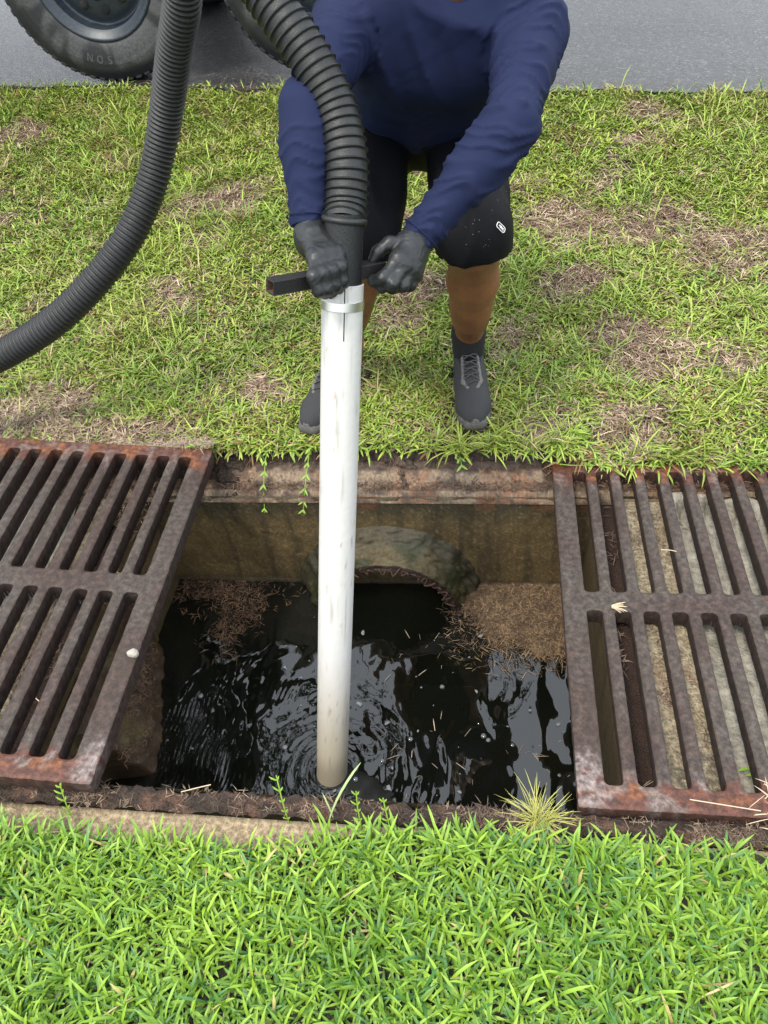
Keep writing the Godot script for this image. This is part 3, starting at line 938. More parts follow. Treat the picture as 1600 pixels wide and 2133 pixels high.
# ------------------------------------------------------------------ person
const PELVIS := Vector3(0.126, 0.745, -0.995)
const WAIST := Vector3(0.143, 0.812, -0.905)
const BELLY := Vector3(0.162, 0.885, -0.823)
const CHEST := Vector3(0.196, 0.985, -0.715)
const NECK := Vector3(0.240, 1.122, -0.622)
const SHL := Vector3(0.010, 1.040, -0.669)
const SHR := Vector3(0.384, 1.012, -0.648)
const ELL := Vector3(-0.021, 0.985, -0.355)
const WRL := Vector3(-0.024, 0.821, -0.235)
const ELR := Vector3(0.343, 0.920, -0.403)
const WRR := Vector3(0.167, 0.762, -0.284)
const HIPL := Vector3(0.022, 0.745, -0.985)
const HIPR := Vector3(0.230, 0.735, -0.985)
const KNL := Vector3(0.005, 0.640, -0.545)
const KNR := Vector3(0.272, 0.622, -0.562)
const ANL := Vector3(-0.106, 0.215, -0.830)
const ANR := Vector3(0.246, 0.205, -0.815)

func folds(p: Vector3) -> float:
	# sleeve folds ring the arms, the body hangs in long soft folds
	var best := 1.0
	var f := 0.0
	for q in [[SHL, ELL, 11.0, 0.0], [ELL, WRL, 11.0, 0.318], [SHR, ELR, 21.0, 0.0], [ELR, WRR, 21.0, 0.269]]:
		var a: Vector3 = q[0]
		var ab: Vector3 = q[1] - a
		var t := (p - a).dot(ab) / ab.length_squared()
		if t < -0.25 or t > 1.25: continue
		var r := p - a - ab * clampf(t, 0, 1)
		var d := r.length()
		if d < best and d < 0.085:
			best = d
			var l: float = ab.length() * clampf(t, 0, 1) + q[3]
			var an := r.normalized()
			var w := nf.get_noise_3d(an.x * 1.2 + q[2], an.y * 1.2, l * 7)
			var nn := nf.get_noise_3d(an.x * 0.55 + q[2], an.y * 0.55 + an.z * 0.3, l * 42.0 + w * 1.6 + an.x * 0.9)
			var crease := 1.0 - minf(1.0, absf(nn) * 2.0)
			crease *= crease
			var amt := 0.75
			if q[2] == 11.0: amt *= 0.6
			f = (crease - 0.35) * 0.0085 * amt
	if best > 0.5:
		var nn := nf.get_noise_3d(p.x * 13 + 4 * p.y, p.y * 5.0, p.z * 5.0)
		f = (1.0 - minf(1.0, absf(nn) * 2.4) - 0.5) * 0.007 + 0.006 * n1.get_noise_3d(p.x * 6, p.y * 6, p.z * 6)
	return f

func skin_col(p: Vector3) -> Color:
	var a := n2.get_noise_3d(p.x * 40, p.y * 40, p.z * 40) * 0.5 + 0.5
	var hair := n3.get_noise_3d(p.x * 260, p.y * 70, p.z * 260) * 0.5 + 0.5
	var c := Color(0.33, 0.135, 0.062).lerp(Color(0.235, 0.088, 0.040), a)
	c = c.lerp(Color(0.19, 0.070, 0.034), 0.6 * ss(0.1, 0.5, n1.get_noise_3d(p.x * 14, p.y * 14, p.z * 14)))
	return c.lerp(Color(0.10, 0.045, 0.022), ss(0.66, 0.85, hair) * 0.35)

func build_person() -> void:
	var root := thing("person", "person in navy long sleeve shirt, black shorts and black gloves bending over the pit", "person")
	# skin: legs, neck and head as one continuous body
	var sb := []
	for q in [[HIPL, KNL, ANL], [HIPR, KNR, ANR]]:
		sb.append([q[0], q[1], 0.070, 0.055])
		var calf: Vector3 = q[1].lerp(q[2], 0.32) + Vector3(0, -0.01, -0.016)
		sb.append([q[1] + Vector3(0, -0.012, -0.006), calf, 0.056, 0.059])
		sb.append([calf, q[1].lerp(q[2], 0.70), 0.059, 0.045])
		sb.append([q[1].lerp(q[2], 0.55), q[2], 0.048, 0.036])
		sb.append([q[2], q[2] + Vector3(0, -0.07, 0.01), 0.036, 0.034])
	sb.append([PELVIS, BELLY, 0.09, 0.085])
	sb.append([BELLY, CHEST, 0.085, 0.085])
	sb.append([CHEST, NECK, 0.070, 0.046])
	for q in [[SHL, ELL, WRL], [SHR, ELR, WRR]]:
		sb.append([CHEST.lerp(NECK, 0.6), q[0], 0.05, 0.045])
		sb.append([q[0], q[1], 0.045, 0.038])
		sb.append([q[1], q[2], 0.038, 0.026])
	var head := Vector3(0.255, 1.300, -0.625)
	sb.append([NECK, head + Vector3(0, -0.06, -0.02), 0.048, 0.050])
	var hd := Vector3(0.0, -0.42, 0.9).normalized()   # the face looks down at the pipe
	var hu := Vector3(0, 0.9, 0.42).normalized()
	var hr := Vector3.RIGHT
	sb.append([head + hu * 0.02 - hd * 0.025, head + hu * 0.02 + hd * 0.012, 0.082, 0.078])
	sb.append([head - hu * 0.03 + hd * 0.02, head - hu * 0.085 + hd * 0.055, 0.062, 0.036])
	sb.append([head + hd * 0.085 + hu * 0.012, head + hd * 0.106 - hu * 0.022, 0.008, 0.013])
	put("body", body_mesh([{"bones": sb, "k": 0.013}], 0.0105, 0.006, null, skin_col), M.skin, root)
	for s in [-1, 1]:
		put("ear", body_mesh([{"bones": [[head + hr * (0.082 * s) + hu * 0.02, head + hr * (0.086 * s) - hu * 0.02 + hd * 0.004, 0.014, 0.010]], "k": 0.004}], 0.004, 0.004, null, skin_col), M.skin, root)
	var eye_m := mat("eye", lin(0.7, 0.68, 0.64), 0.2)
	var lip_m := mat("lips", lin(0.20, 0.075, 0.055), 0.5)
	for s in [-1, 1]:
		put("eye", body_mesh([{"bones": [[head + hd * 0.074 + hr * (0.030 * s) + hu * 0.012, head + hd * 0.074 + hr * (0.034 * s) + hu * 0.012, 0.011, 0.011]], "k": 0.002}], 0.003, 0.003), eye_m, root)
		put("eyebrow", tube([head + hd * 0.083 + hr * (0.016 * s) + hu * 0.032, head + hd * 0.084 + hr * (0.032 * s) + hu * 0.037, head + hd * 0.074 + hr * (0.048 * s) + hu * 0.031], 0.004, 6), M.hair, root)
	put("mouth", body_mesh([{"bones": [[head + hd * 0.084 - hu * 0.055 - hr * 0.02, head + hd * 0.090 - hu * 0.054, 0.006, 0.008], [head + hd * 0.090 - hu * 0.054, head + hd * 0.084 - hu * 0.055 + hr * 0.02, 0.008, 0.006]], "k": 0.004}], 0.003, 0.003), lip_m, root)
	put("hair", body_mesh([{"bones": [[head + hu * 0.035 - hd * 0.035, head + hu * 0.045 - hd * 0.005, 0.086, 0.080]], "cuts": [[head + hu * 0.035 + hd * 0.03, (hd * 0.9 - hu * 0.55).normalized()]], "k": 0.01}], 0.007, 0.006, func(p: Vector3, _n: Vector3) -> float: return 0.003 * n3.get_noise_3d(p.x * 160, p.y * 160, p.z * 160)), M.hair, root)
	# shirt
	var side := (SHR - SHL).normalized()
	var sp := (CHEST - PELVIS).normalized()
	var fwd := side.cross(sp).normalized()
	if fwd.z < 0: fwd = -fwd
	var tor := []
	for s in [-1.0, 1.0]:
		tor.append([PELVIS + side * (0.085 * s) + sp * 0.03, WAIST + side * (0.075 * s), 0.100, 0.092])
		tor.append([WAIST + side * (0.075 * s), BELLY + side * (0.080 * s), 0.092, 0.092])
		tor.append([BELLY + side * (0.080 * s), CHEST + side * (0.095 * s), 0.092, 0.098])
		tor.append([CHEST + side * (0.095 * s), CHEST.lerp(NECK, 0.55) + side * (0.10 * s) - fwd * 0.01, 0.098, 0.070])
		tor.append([CHEST.lerp(NECK, 0.55) + side * (0.10 * s) - fwd * 0.01, NECK + side * (0.012 * s) + sp * 0.03, 0.066, 0.050])
	tor.append([WAIST + fwd * 0.012, CHEST + fwd * 0.015, 0.092, 0.09])
	tor.append([CHEST + fwd * 0.015, NECK + sp * 0.03, 0.092, 0.056])
	tor.append([CHEST.lerp(NECK, 0.5) + side * 0.1, SHR, 0.068, 0.060])
	tor.append([CHEST.lerp(NECK, 0.5) - side * 0.1, SHL, 0.068, 0.060])
	var cutn := (-sp + fwd * 0.10).normalized()
	var hem_at := PELVIS + sp * 0.045 + fwd * 0.08
	var arms := []
	arms.append({"bones": [[SHL, ELL, 0.060, 0.044], [SHL, SHL.lerp(ELL, 0.4), 0.061, 0.054], [ELL, ELL.lerp(WRL, 0.35), 0.044, 0.045], [ELL.lerp(WRL, 0.3), WRL + (WRL - ELL) * 0.1, 0.045, 0.036]], "k": 0.014, "cuts": [[WRL + (WRL - ELL).normalized() * 0.004, (WRL - ELL).normalized()]]})
	arms.append({"bones": [[SHR, ELR, 0.060, 0.046], [SHR, SHR.lerp(ELR, 0.4), 0.060, 0.055], [ELR, ELR.lerp(WRR, 0.35), 0.046, 0.046], [ELR.lerp(WRR, 0.3), WRR + (WRR - ELR) * 0.1, 0.046, 0.035]], "k": 0.014, "cuts": [[WRR + (WRR - ELR).normalized() * 0.004, (WRR - ELR).normalized()]]})
	var collar := [NECK + sp * 0.030 - fwd * 0.004, (sp * 0.8 + fwd * 0.30).normalized()]
	var sg := [{"bones": tor, "k": 0.02, "cuts": [[hem_at, cutn], collar]}]
	sg.append_array(arms)
	put("shirt", body_mesh(sg, 0.0055, 0.008, func(p: Vector3, _n: Vector3) -> float: return folds(p)), M.shirt, root)
	# collar rib and cuff seams
	var ringpts := func(c: Vector3, n: Vector3, r: float, sq := 1.0) -> Array:
		var a := n.cross(Vector3.RIGHT).normalized()
		var b := n.cross(a)
		var out := []
		for i in 41: out.append(c + (a * cos(TAU * i / 40.0) + b * sin(TAU * i / 40.0) * sq) * r)
		return out
	put("collar", tube(ringpts.call(collar[0] + sp * 0.0, collar[1], 0.057), 0.006, 8, false), M.shirt, root)
	for q in [[ELL, WRL, 0.0415], [ELR, WRR, 0.041]]:
		var n: Vector3 = (q[1] - q[0]).normalized()
		put("cuff_seam", tube(ringpts.call(q[1] - n * 0.014, n, q[2] + 0.0005), 0.0012, 6, false), M.shirt, root)
	# shorts
	var sh := [{"bones": [[HIPL + Vector3(0.02, 0.015, 0.01), HIPR + Vector3(-0.02, 0.015, 0.01), 0.102, 0.102], [PELVIS + sp * 0.02, WAIST, 0.10, 0.088], [PELVIS + side * 0.06 + sp * 0.02, WAIST + side * 0.055, 0.10, 0.088], [PELVIS - side * 0.06 + sp * 0.02, WAIST - side * 0.055, 0.10, 0.088]], "k": 0.02}]
	var hems := []
	for q in [[HIPL, KNL, ANL, -1.0], [HIPR, KNR, ANR, 1.0]]:
		var dn: Vector3 = (q[2] - q[1]).normalized()
		var hem: Vector3 = q[1] + dn * 0.045
		var out: Vector3 = side * (-0.006 * q[3])
		var kn: Vector3 = q[1] + out
		sh.append({"bones": [[q[0] + side * (0.012 * q[3]), kn + Vector3(0, 0.010, -0.010), 0.106, 0.076], [kn + Vector3(0, 0.006, -0.012), hem + dn * 0.06 + Vector3(0, 0.0, -0.010) + out, 0.076, 0.083], [q[0].lerp(kn, 0.55) + side * (0.015 * q[3]) + Vector3(0, -0.03, 0.0), hem + dn * 0.05 + Vector3(0, 0, -0.055) + out, 0.082, 0.082]], "k": 0.02, "cuts": [[hem, Vector3(0.0, -1.0, 0.12).normalized()]]})
		hems.append([hem, dn])
	var cloth := body_mesh(sh, 0.0075, 0.007, func(p: Vector3, _n: Vector3) -> float:
		return 0.007 * n1.get_noise_3d(p.x * 12, p.y * 4.5, p.z * 4.5) + 0.008 * (0.4 - minf(1.0, absf(nf.get_noise_3d(p.x * 20, p.y * 5, p.z * 5 + 9)) * 2.2)))
	put("shorts", cloth, M.shorts, root)
	build_badge(root, side, cloth)
	# gloves
	var g := func(p: Array) -> Array:
		var out := []
		for q in p: out.append(Vector3(q[0], q[1], q[2]))
		return out
	var wl := Vector3(-0.024, 0.813, -0.228)
	var lk: Array = g.call([[0.001, 0.805, -0.137], [0.013, 0.802, -0.150], [0.026, 0.799, -0.163], [0.037, 0.796, -0.177]])
	var lf := [g.call([[0.003, 0.793, -0.092], [0.009, 0.768, -0.087], [0.015, 0.750, -0.106]]), g.call([[0.018, 0.791, -0.106], [0.023, 0.764, -0.101], [0.027, 0.745, -0.121]]), g.call([[0.031, 0.788, -0.121], [0.034, 0.762, -0.117], [0.036, 0.743, -0.136]]), g.call([[0.044, 0.785, -0.140], [0.045, 0.761, -0.134], [0.045, 0.746, -0.150]])]
	var lt: Array = g.call([[-0.030, 0.790, -0.212], [-0.012, 0.752, -0.196], [0.006, 0.731, -0.170], [0.018, 0.733, -0.140]])
	put("left_glove" if false else "glove", hand_mesh(wl, ELL, lk, lf, lt), M.glove, root)
	var wr := Vector3(0.164, 0.760, -0.283)
	var rk: Array = g.call([[0.137, 0.760, -0.212], [0.149, 0.748, -0.209], [0.159, 0.733, -0.216], [0.164, 0.718, -0.230]])
	var rf := [g.call([[0.111, 0.741, -0.179], [0.091, 0.729, -0.191], [0.088, 0.722, -0.214]]), g.call([[0.130, 0.731, -0.175], [0.106, 0.716, -0.190], [0.097, 0.712, -0.217]]), g.call([[0.147, 0.719, -0.187], [0.123, 0.704, -0.206], [0.110, 0.704, -0.230]]), g.call([[0.157, 0.708, -0.209], [0.136, 0.697, -0.226], [0.122, 0.699, -0.243]])]
	var rt: Array = g.call([[0.152, 0.767, -0.262], [0.120, 0.776, -0.245], [0.098, 0.766, -0.232], [0.088, 0.754, -0.224]])
	put("glove", hand_mesh(wr, ELR, rk, rf, rt), M.glove, root)
	# socks and shoes
	for q in [[ANL, Vector3(-0.115, 0, -0.835), Vector3(-0.193, 0, -0.621)], [ANR, Vector3(0.238, 0, -0.860), Vector3(0.268, 0, -0.588)]]:
		var a: Vector3 = q[0]
		var heel: Vector3 = q[1]
		var toe: Vector3 = q[2]
		heel.y = verge_y(heel.x, heel.z) + 0.018
		toe.y = verge_y(toe.x, toe.z) + 0.018
		var d := (toe - heel).normalized()
		var upv := (Vector3.UP - d * d.y).normalized()
		var foot := heel + d * 0.055 + upv * 0.06
		put("sock", body_mesh([{"bones": [[a + Vector3(0, 0.075, 0.016), foot, 0.053, 0.043]], "k": 0.01, "cuts": [[a + Vector3(0, 0.052, 0), (Vector3.UP + Vector3(0, 0, 0.15)).normalized()]]}], 0.006, 0.006, func(p: Vector3, _n: Vector3) -> float: return 0.0015 * n2.get_noise_3d(p.x * 20, p.y * 60, p.z * 20)), M.sock, root)
		build_shoe(root, heel, d, upv)

func hand_mesh(wrist: Vector3, elbow: Vector3, kn: Array, fingers: Array, thumb: Array) -> ArrayMesh:
	var groups := []
	var up := (wrist - elbow).normalized()
	var palm := [[wrist - up * 0.05, wrist + up * 0.004, 0.0270, 0.0235]]
	for i in 4:
		palm.append([wrist + (kn[i] - wrist) * 0.16, kn[i], 0.0185, 0.0115])
	palm.append([wrist.lerp(kn[0], 0.35), wrist.lerp(kn[3], 0.6), 0.018, 0.014])
	palm.append([kn[0], kn[3], 0.011, 0.010])
	palm.append([wrist.lerp(kn[1], 0.2), thumb[0], 0.016, 0.014])
	groups.append({"bones": palm, "k": 0.008})
	for f in fingers:
		var at: int = fingers.find(f)
		groups.append({"bones": [[kn[at], f[0], 0.0118, 0.0108], [f[0], f[1], 0.0108, 0.0098], [f[1], f[2], 0.0096, 0.0082]], "k": 0.0032})
	groups.append({"bones": [[thumb[0], thumb[1], 0.0135, 0.0118], [thumb[1], thumb[2], 0.0118, 0.0105], [thumb[2], thumb[3], 0.0105, 0.009]], "k": 0.004})
	return body_mesh(groups, 0.0028, 0.0022, func(p: Vector3, _n: Vector3) -> float:
		return 0.0008 * (0.5 - minf(1.0, 3.0 * absf(nf.get_noise_3d(p.x * 60, p.y * 110, p.z * 60)))) + 0.0006 * n3.get_noise_3d(p.x * 60, p.y * 60, p.z * 60))

func build_shoe(root: Node3D, heel: Vector3, d: Vector3, up: Vector3) -> void:
	var s := d.cross(up)
	var at := func(x: float, y: float, z: float) -> Vector3: return heel + s * x + up * y + d * z
	var shoe := Node3D.new()
	shoe.name = "shoe"
	root.add_child(shoe, true)
	var outline := [[0.0, 0.020], [0.03, 0.031], [0.09, 0.033], [0.15, 0.040], [0.20, 0.046], [0.24, 0.042], [0.27, 0.028], [0.285, 0.008]]
	var width := func(z: float) -> float:
		for i in outline.size() - 1:
			if z <= outline[i + 1][0]: return lerpf(outline[i][1], outline[i + 1][1], (z - outline[i][0]) / (outline[i + 1][0] - outline[i][0]))
		return 0.004
	var sole := []
	for k in 12:
		var z := 0.018 + 0.253 * k / 11.0
		var w: float = width.call(z)
		sole.append([at.call(-w + 0.010, 0.004 + 0.008 * ss(0.2, 0.28, z), z), at.call(w - 0.010, 0.004 + 0.008 * ss(0.2, 0.28, z), z), 0.0165, 0.0165])
	put("sole", body_mesh([{"bones": sole, "k": 0.005}], 0.0055, 0.004), M.shoe_sole, shoe)
	var upb := []
	upb.append([at.call(0, 0.045, 0.032), at.call(0, 0.085, 0.036), 0.034, 0.034])
	upb.append([at.call(0, 0.040, 0.04), at.call(0, 0.044, 0.10), 0.034, 0.036])
	upb.append([at.call(0, 0.072, 0.075), at.call(0, 0.050, 0.15), 0.033, 0.031])
	upb.append([at.call(0, 0.036, 0.10), at.call(0.0, 0.028, 0.19), 0.036, 0.034])
	for sx in [-1.0, 1.0]:
		upb.append([at.call(0.012 * sx, 0.026, 0.15), at.call(0.016 * sx, 0.024, 0.215), 0.028, 0.025])
		upb.append([at.call(0.016 * sx, 0.024, 0.215), at.call(0.006 * sx, 0.022, 0.252), 0.025, 0.021])
	put("upper", body_mesh([{"bones": upb, "k": 0.012, "cuts": [[at.call(0, 0.080, 0.03), (up * 0.96 - d * 0.10).normalized()]]}], 0.005, 0.005), M.shoe_knit, shoe)
	put("toe_cap", body_mesh([{"bones": [[at.call(-0.020, 0.021, 0.236), at.call(0, 0.022, 0.2545), 0.021, 0.023], [at.call(0, 0.022, 0.2545), at.call(0.020, 0.021, 0.236), 0.023, 0.021]], "k": 0.006}], 0.004, 0.004), M.shoe_overlay, shoe)
	# lace bed with laces zigzagging over the tongue
	var top_at := func(x: float, z: float) -> Vector3:
		var h := (lerpf(0.116, 0.091, (z - 0.07) / 0.08) if z < 0.15 else lerpf(0.091, 0.070, (z - 0.15) / 0.04)) - 12.0 * x * x
		return at.call(x, h, z)
	var bed := []
	for sx in [-1.0, 1.0]:
		bed.append([top_at.call(0.021 * sx, 0.095) - up * 0.004, top_at.call(0.024 * sx, 0.165) - up * 0.004, 0.0055, 0.0055])
	bed.append([top_at.call(-0.024, 0.165) - up * 0.004, top_at.call(-0.012, 0.186) - up * 0.004, 0.0055, 0.0055])
	bed.append([top_at.call(0.024, 0.165) - up * 0.004, top_at.call(0.012, 0.186) - up * 0.004, 0.0055, 0.0055])
	bed.append([top_at.call(-0.012, 0.186) - up * 0.004, top_at.call(0.012, 0.186) - up * 0.004, 0.0055, 0.0055])
	put("lace_bed", body_mesh([{"bones": bed, "k": 0.004}], 0.003, 0.003), M.shoe_overlay, shoe)
	for i in 5:
		var z := 0.092 + i * 0.019
		put("lace", tube([top_at.call(-0.021, z) + up * 0.002, top_at.call(-0.008, z + 0.004) + up * 0.005, top_at.call(0.008, z + 0.010) + up * 0.005, top_at.call(0.021, z + 0.014) + up * 0.002], 0.0021, 6), M.lace, shoe)
		if i < 4: put("lace", tube([top_at.call(0.021, z + 0.002) + up * 0.003, top_at.call(0.0, z + 0.009) + up * 0.006, top_at.call(-0.021, z + 0.017) + up * 0.003], 0.0019, 6), M.lace, shoe)

# where a line from outside first meets a mesh: [point, normal] of the vertex nearest to it
func on_surface(m: ArrayMesh, p: Vector3, inward: Vector3) -> Array:
	var arr := m.surface_get_arrays(0)
	var v: PackedVector3Array = arr[Mesh.ARRAY_VERTEX]
	var nor: PackedVector3Array = arr[Mesh.ARRAY_NORMAL]
	var best := 1e9
	var at := -1
	for i in v.size():
		var q := v[i] - p
		var al := q.dot(inward)
		var off := (q - inward * al).length()
		if off < 0.009 and al + off * 2.0 < best:
			best = al + off * 2.0
			at = i
	if at < 0: return [p, -inward]
	return [p + inward * (v[at] - p).dot(inward), nor[at]]

func build_badge(root: Node3D, side: Vector3, cloth: ArrayMesh) -> void:
	# small white outlined badge on the outer side of the leg of the shorts, and flecks of dried paint
	var dn := (ANR - KNR).normalized()
	var look := (Vector3(0.330, 0.655, -0.56) - Vector3(0.36, 1.3, 0.9)).normalized()
	var hit := on_surface(cloth, Vector3(0.328, 0.668, -0.530) - look * 0.3, look)
	var n: Vector3 = hit[1]
	var u := n.cross(dn).normalized()
	if u.x < 0: u = -u
	dn = (dn - n * dn.dot(n)).normalized()
	var at: Vector3 = hit[0] + n * 0.0015
	var badge := Node3D.new()
	badge.name = "badge"
	root.add_child(badge)
	var loop := []
	for i in 33:
		var a := TAU * i / 32.0
		var q := Vector2(cos(a), sin(a))
		var e := Vector2(signf(q.x) * pow(absf(q.x), 0.45) * 0.0065, signf(q.y) * pow(absf(q.y), 0.45) * 0.0125)
		loop.append(at + u * e.x + dn * e.y)
	put("badge_outline", tube(loop, 0.0010, 6, false), M.white_print, badge)
	put("badge_figure", tube([at + u * 0.001 - dn * 0.007, at + u * 0.0005 - dn * 0.001, at - u * 0.0005 + dn * 0.004, at - u * 0.002 + dn * 0.009], func(t: float, _a: float) -> float: return 0.0012 + 0.0014 * sin(t * PI), 6), M.white_print, badge)
	put("badge_figure", tube([at - u * 0.003 - dn * 0.002, at + u * 0.003 + dn * 0.001], 0.0009, 5), M.white_print, badge)
	put("badge_figure", tube([at + dn * 0.003, at + u * 0.003 + dn * 0.009], 0.0010, 5), M.white_print, badge)
	for k in 16:
		var q := on_surface(cloth, Vector3(rng.randfn(0.288, 0.020), rng.randfn(0.672, 0.03), -0.520) - look * 0.3, look)
		put("paint_fleck", body_fleck(q[0] + q[1] * 0.0008, q[1]), M.paint_fleck, root)

func body_fleck(p: Vector3, n: Vector3) -> ArrayMesh:
	var u := n.cross(Vector3.UP).normalized()
	var w := n.cross(u)
	var v := PackedVector3Array()
	var idx := PackedInt32Array()
	v.append(p + n * 0.0006)
	for k in 6:
		var a := TAU * k / 6
		v.append(p + (u * cos(a) + w * sin(a)) * rng.randf_range(0.0002, 0.0008))
	for k in 6: idx.append_array([0, 1 + (k + 1) % 6, 1 + k])
	return raw_mesh(v, idx)

# ------------------------------------------------------------------ trailer
func build_trailer() -> void:
	var gy := road_y(-0.9)
	var root := thing("vacuum_trailer", "dark tandem wheeled vacuum trailer standing on the wet road", "trailer")
	for q in [[-1.372, -2.61, 1.0], [-0.41, -2.61, 1.0], [-1.372, -4.3, -1.0], [-0.41, -4.3, -1.0]]:
		var c := Vector3(q[0], road_y(q[0]) + 0.425, q[1])
		var o: float = q[2]
		var wheel := Node3D.new()
		wheel.name = "wheel"
		root.add_child(wheel, true)
		var R := 0.43
		var prof := []
		for p in [[0.004, 0.262], [0.012, 0.272], [0.016, 0.290], [0.020, 0.320], [0.0185, 0.334], [0.0195, 0.336], [0.020, 0.352], [0.0185, 0.354], [0.017, 0.372], [0.0155, 0.374], [0.013, 0.390], [0.006, 0.396], [0.004, 0.408], [-0.006, 0.422], [-0.016, 0.429], [-0.055, 0.431], [-0.060, 0.420], [-0.068, 0.420], [-0.073, 0.431], [-0.115, 0.432], [-0.120, 0.420], [-0.128, 0.420], [-0.133, 0.431], [-0.185, 0.429], [-0.2, 0.41], [-0.215, 0.34], [-0.21, 0.262]]:
			prof.append([p[0] * o, p[1]])
		if o < 0: prof.reverse()
		put("tyre", lathe(prof, c, Vector3(0, 0, 1), 96, func(p: Vector3) -> Color:
			var r := Vector2(p.x - c.x, p.y - c.y)
			var rr := r.length()
			var an := atan2(r.y, r.x)
			var dust := ss(0.385, 0.35, rr + 0.012 * n2.get_noise_2d(an * 6, rr * 10))
			var wet := ss(0.10, 0.22, n1.get_noise_2d(an * 5.0 + q[0] * 3.0, rr * 6.0) + 0.24 * ss(-1.2, -1.57, an) )
			var cc := Color(0.030, 0.031, 0.032).lerp(Color(0.085, 0.088, 0.087), dust)
			return cc.lerp(Color(0.016, 0.018, 0.020), wet)), M.tyre, wheel)
		# shoulder lugs
		for k in 60:
			var a := TAU * k / 60.0
			var dirv := Vector3(cos(a), sin(a), 0)
			if q[1] < -3: continue
			put("tread_lug", box(Vector3(0.028, 0.014, 0.03), Transform3D(Basis(Vector3(-sin(a), cos(a), 0), dirv, Vector3(0, 0, 1)), c + dirv * 0.4195 + Vector3(0, 0, -0.014 * o)), 0.003), M.chassis, wheel)
		var rp := []
		for p in [[-0.03, 0.20], [0.0, 0.246], [0.008, 0.256], [0.014, 0.262], [0.011, 0.268], [0.004, 0.266], [0.004, 0.256]]: rp.append([p[0] * o, p[1]])
		rp = [[-0.010 * o, 0.222], [-0.002 * o, 0.236], [0.004 * o, 0.240], [0.006 * o, 0.246], [0.014 * o, 0.252], [0.016 * o, 0.260], [0.012 * o, 0.266], [0.003 * o, 0.267]]
		rp.reverse()
		if o < 0: rp.reverse()
		put("rim_flange", lathe(rp, c, Vector3(0, 0, 1), 72), M.rim, wheel)
		var dp := [[-0.012 * o, 0.224], [-0.055 * o, 0.218], [-0.062 * o, 0.205], [-0.050 * o, 0.190], [-0.032 * o, 0.165], [-0.026 * o, 0.12], [-0.026 * o, 0.07], [0.03 * o, 0.065], [0.045 * o, 0.05], [0.048 * o, 0.0]]
		if o < 0: dp.reverse()
		put("wheel_disc", lathe(dp, c, Vector3(0, 0, 1), 72), M.rim, wheel)
		for k in 10:
			var a := TAU * (k + 0.62) / 10.0
			var hp := c + Vector3(cos(a), sin(a), 0) * 0.150
			put("hand_hole", lathe([[-0.0265 * o, 0.020], [-0.0225 * o, 0.0185], [-0.0225 * o, 0.0]] if o < 0 else [[0.0 * o - 0.0215, 0.0], [-0.0215, 0.0155], [-0.030, 0.020]], hp, Vector3(0, 0, 1), 14), M.hub_hole, wheel)
		for k in 8:
			var a := TAU * k / 8.0
			put("wheel_nut", lathe([[0.012 * o, 0.0], [0.012 * o, 0.012], [-0.026 * o, 0.014]] if o > 0 else [[-0.026 * o, 0.014], [0.012 * o, 0.012], [0.012 * o, 0.0]], c + Vector3(cos(a), sin(a), 0) * 0.10, Vector3(0, 0, 1), 6), M.rim, wheel)
		# raised lettering, upside down at the bottom of the sidewall
		if o > 0:
			var word := "SAMSON"
			var f := SystemFont.new()
			f.font_names = PackedStringArray(["Droid Sans"])
			f.font_weight = 700
			for k in word.length():
				var a := -PI / 2 + 0.36 - k * 0.135
				var tm := TextMesh.new()
				tm.text = word[k]
				tm.font = f
				tm.font_size = 64
				tm.pixel_size = 0.00068
				tm.depth = 0.003
				var dv := Vector3(cos(a), sin(a), 0)
				var t := put("letter", tm, M.letters, wheel)
				t.transform = Transform3D(Basis(Vector3(sin(a), -cos(a), 0), dv, Vector3(0, 0, 1)), c + dv * 0.332 + Vector3(0, 0, 0.0195))
	for x in [-1.372, -0.41]:
		put("axle", tube([Vector3(x, gy + 0.42, -2.7), Vector3(x, gy + 0.42, -4.2)], 0.06, 12), M.chassis, root)
	for z in [-3.0, -3.9]:
		put("frame_rail", box(Vector3(4.6, 0.16, 0.09), Transform3D(Basis(), Vector3(-1.2, gy + 0.66, z)), 0.006), M.chassis, root)
	put("deck", box(Vector3(4.7, 0.05, 2.0), Transform3D(Basis(), Vector3(-1.2, gy + 0.98, -3.45)), 0.01), M.chassis, root)
	put("fender", box(Vector3(2.1, 0.03, 0.30), Transform3D(Basis(), Vector3(-0.89, gy + 0.93, -2.72)), 0.008), M.chassis, root)
	put("tank", lathe([[0.0, 0.0], [0.05, 0.35], [0.16, 0.58], [0.30, 0.62], [3.5, 0.62], [3.65, 0.58], [3.76, 0.35], [3.8, 0.0]], Vector3(-3.2, gy + 1.66, -3.5), Vector3(1, 0, 0), 40), M.tank, root)

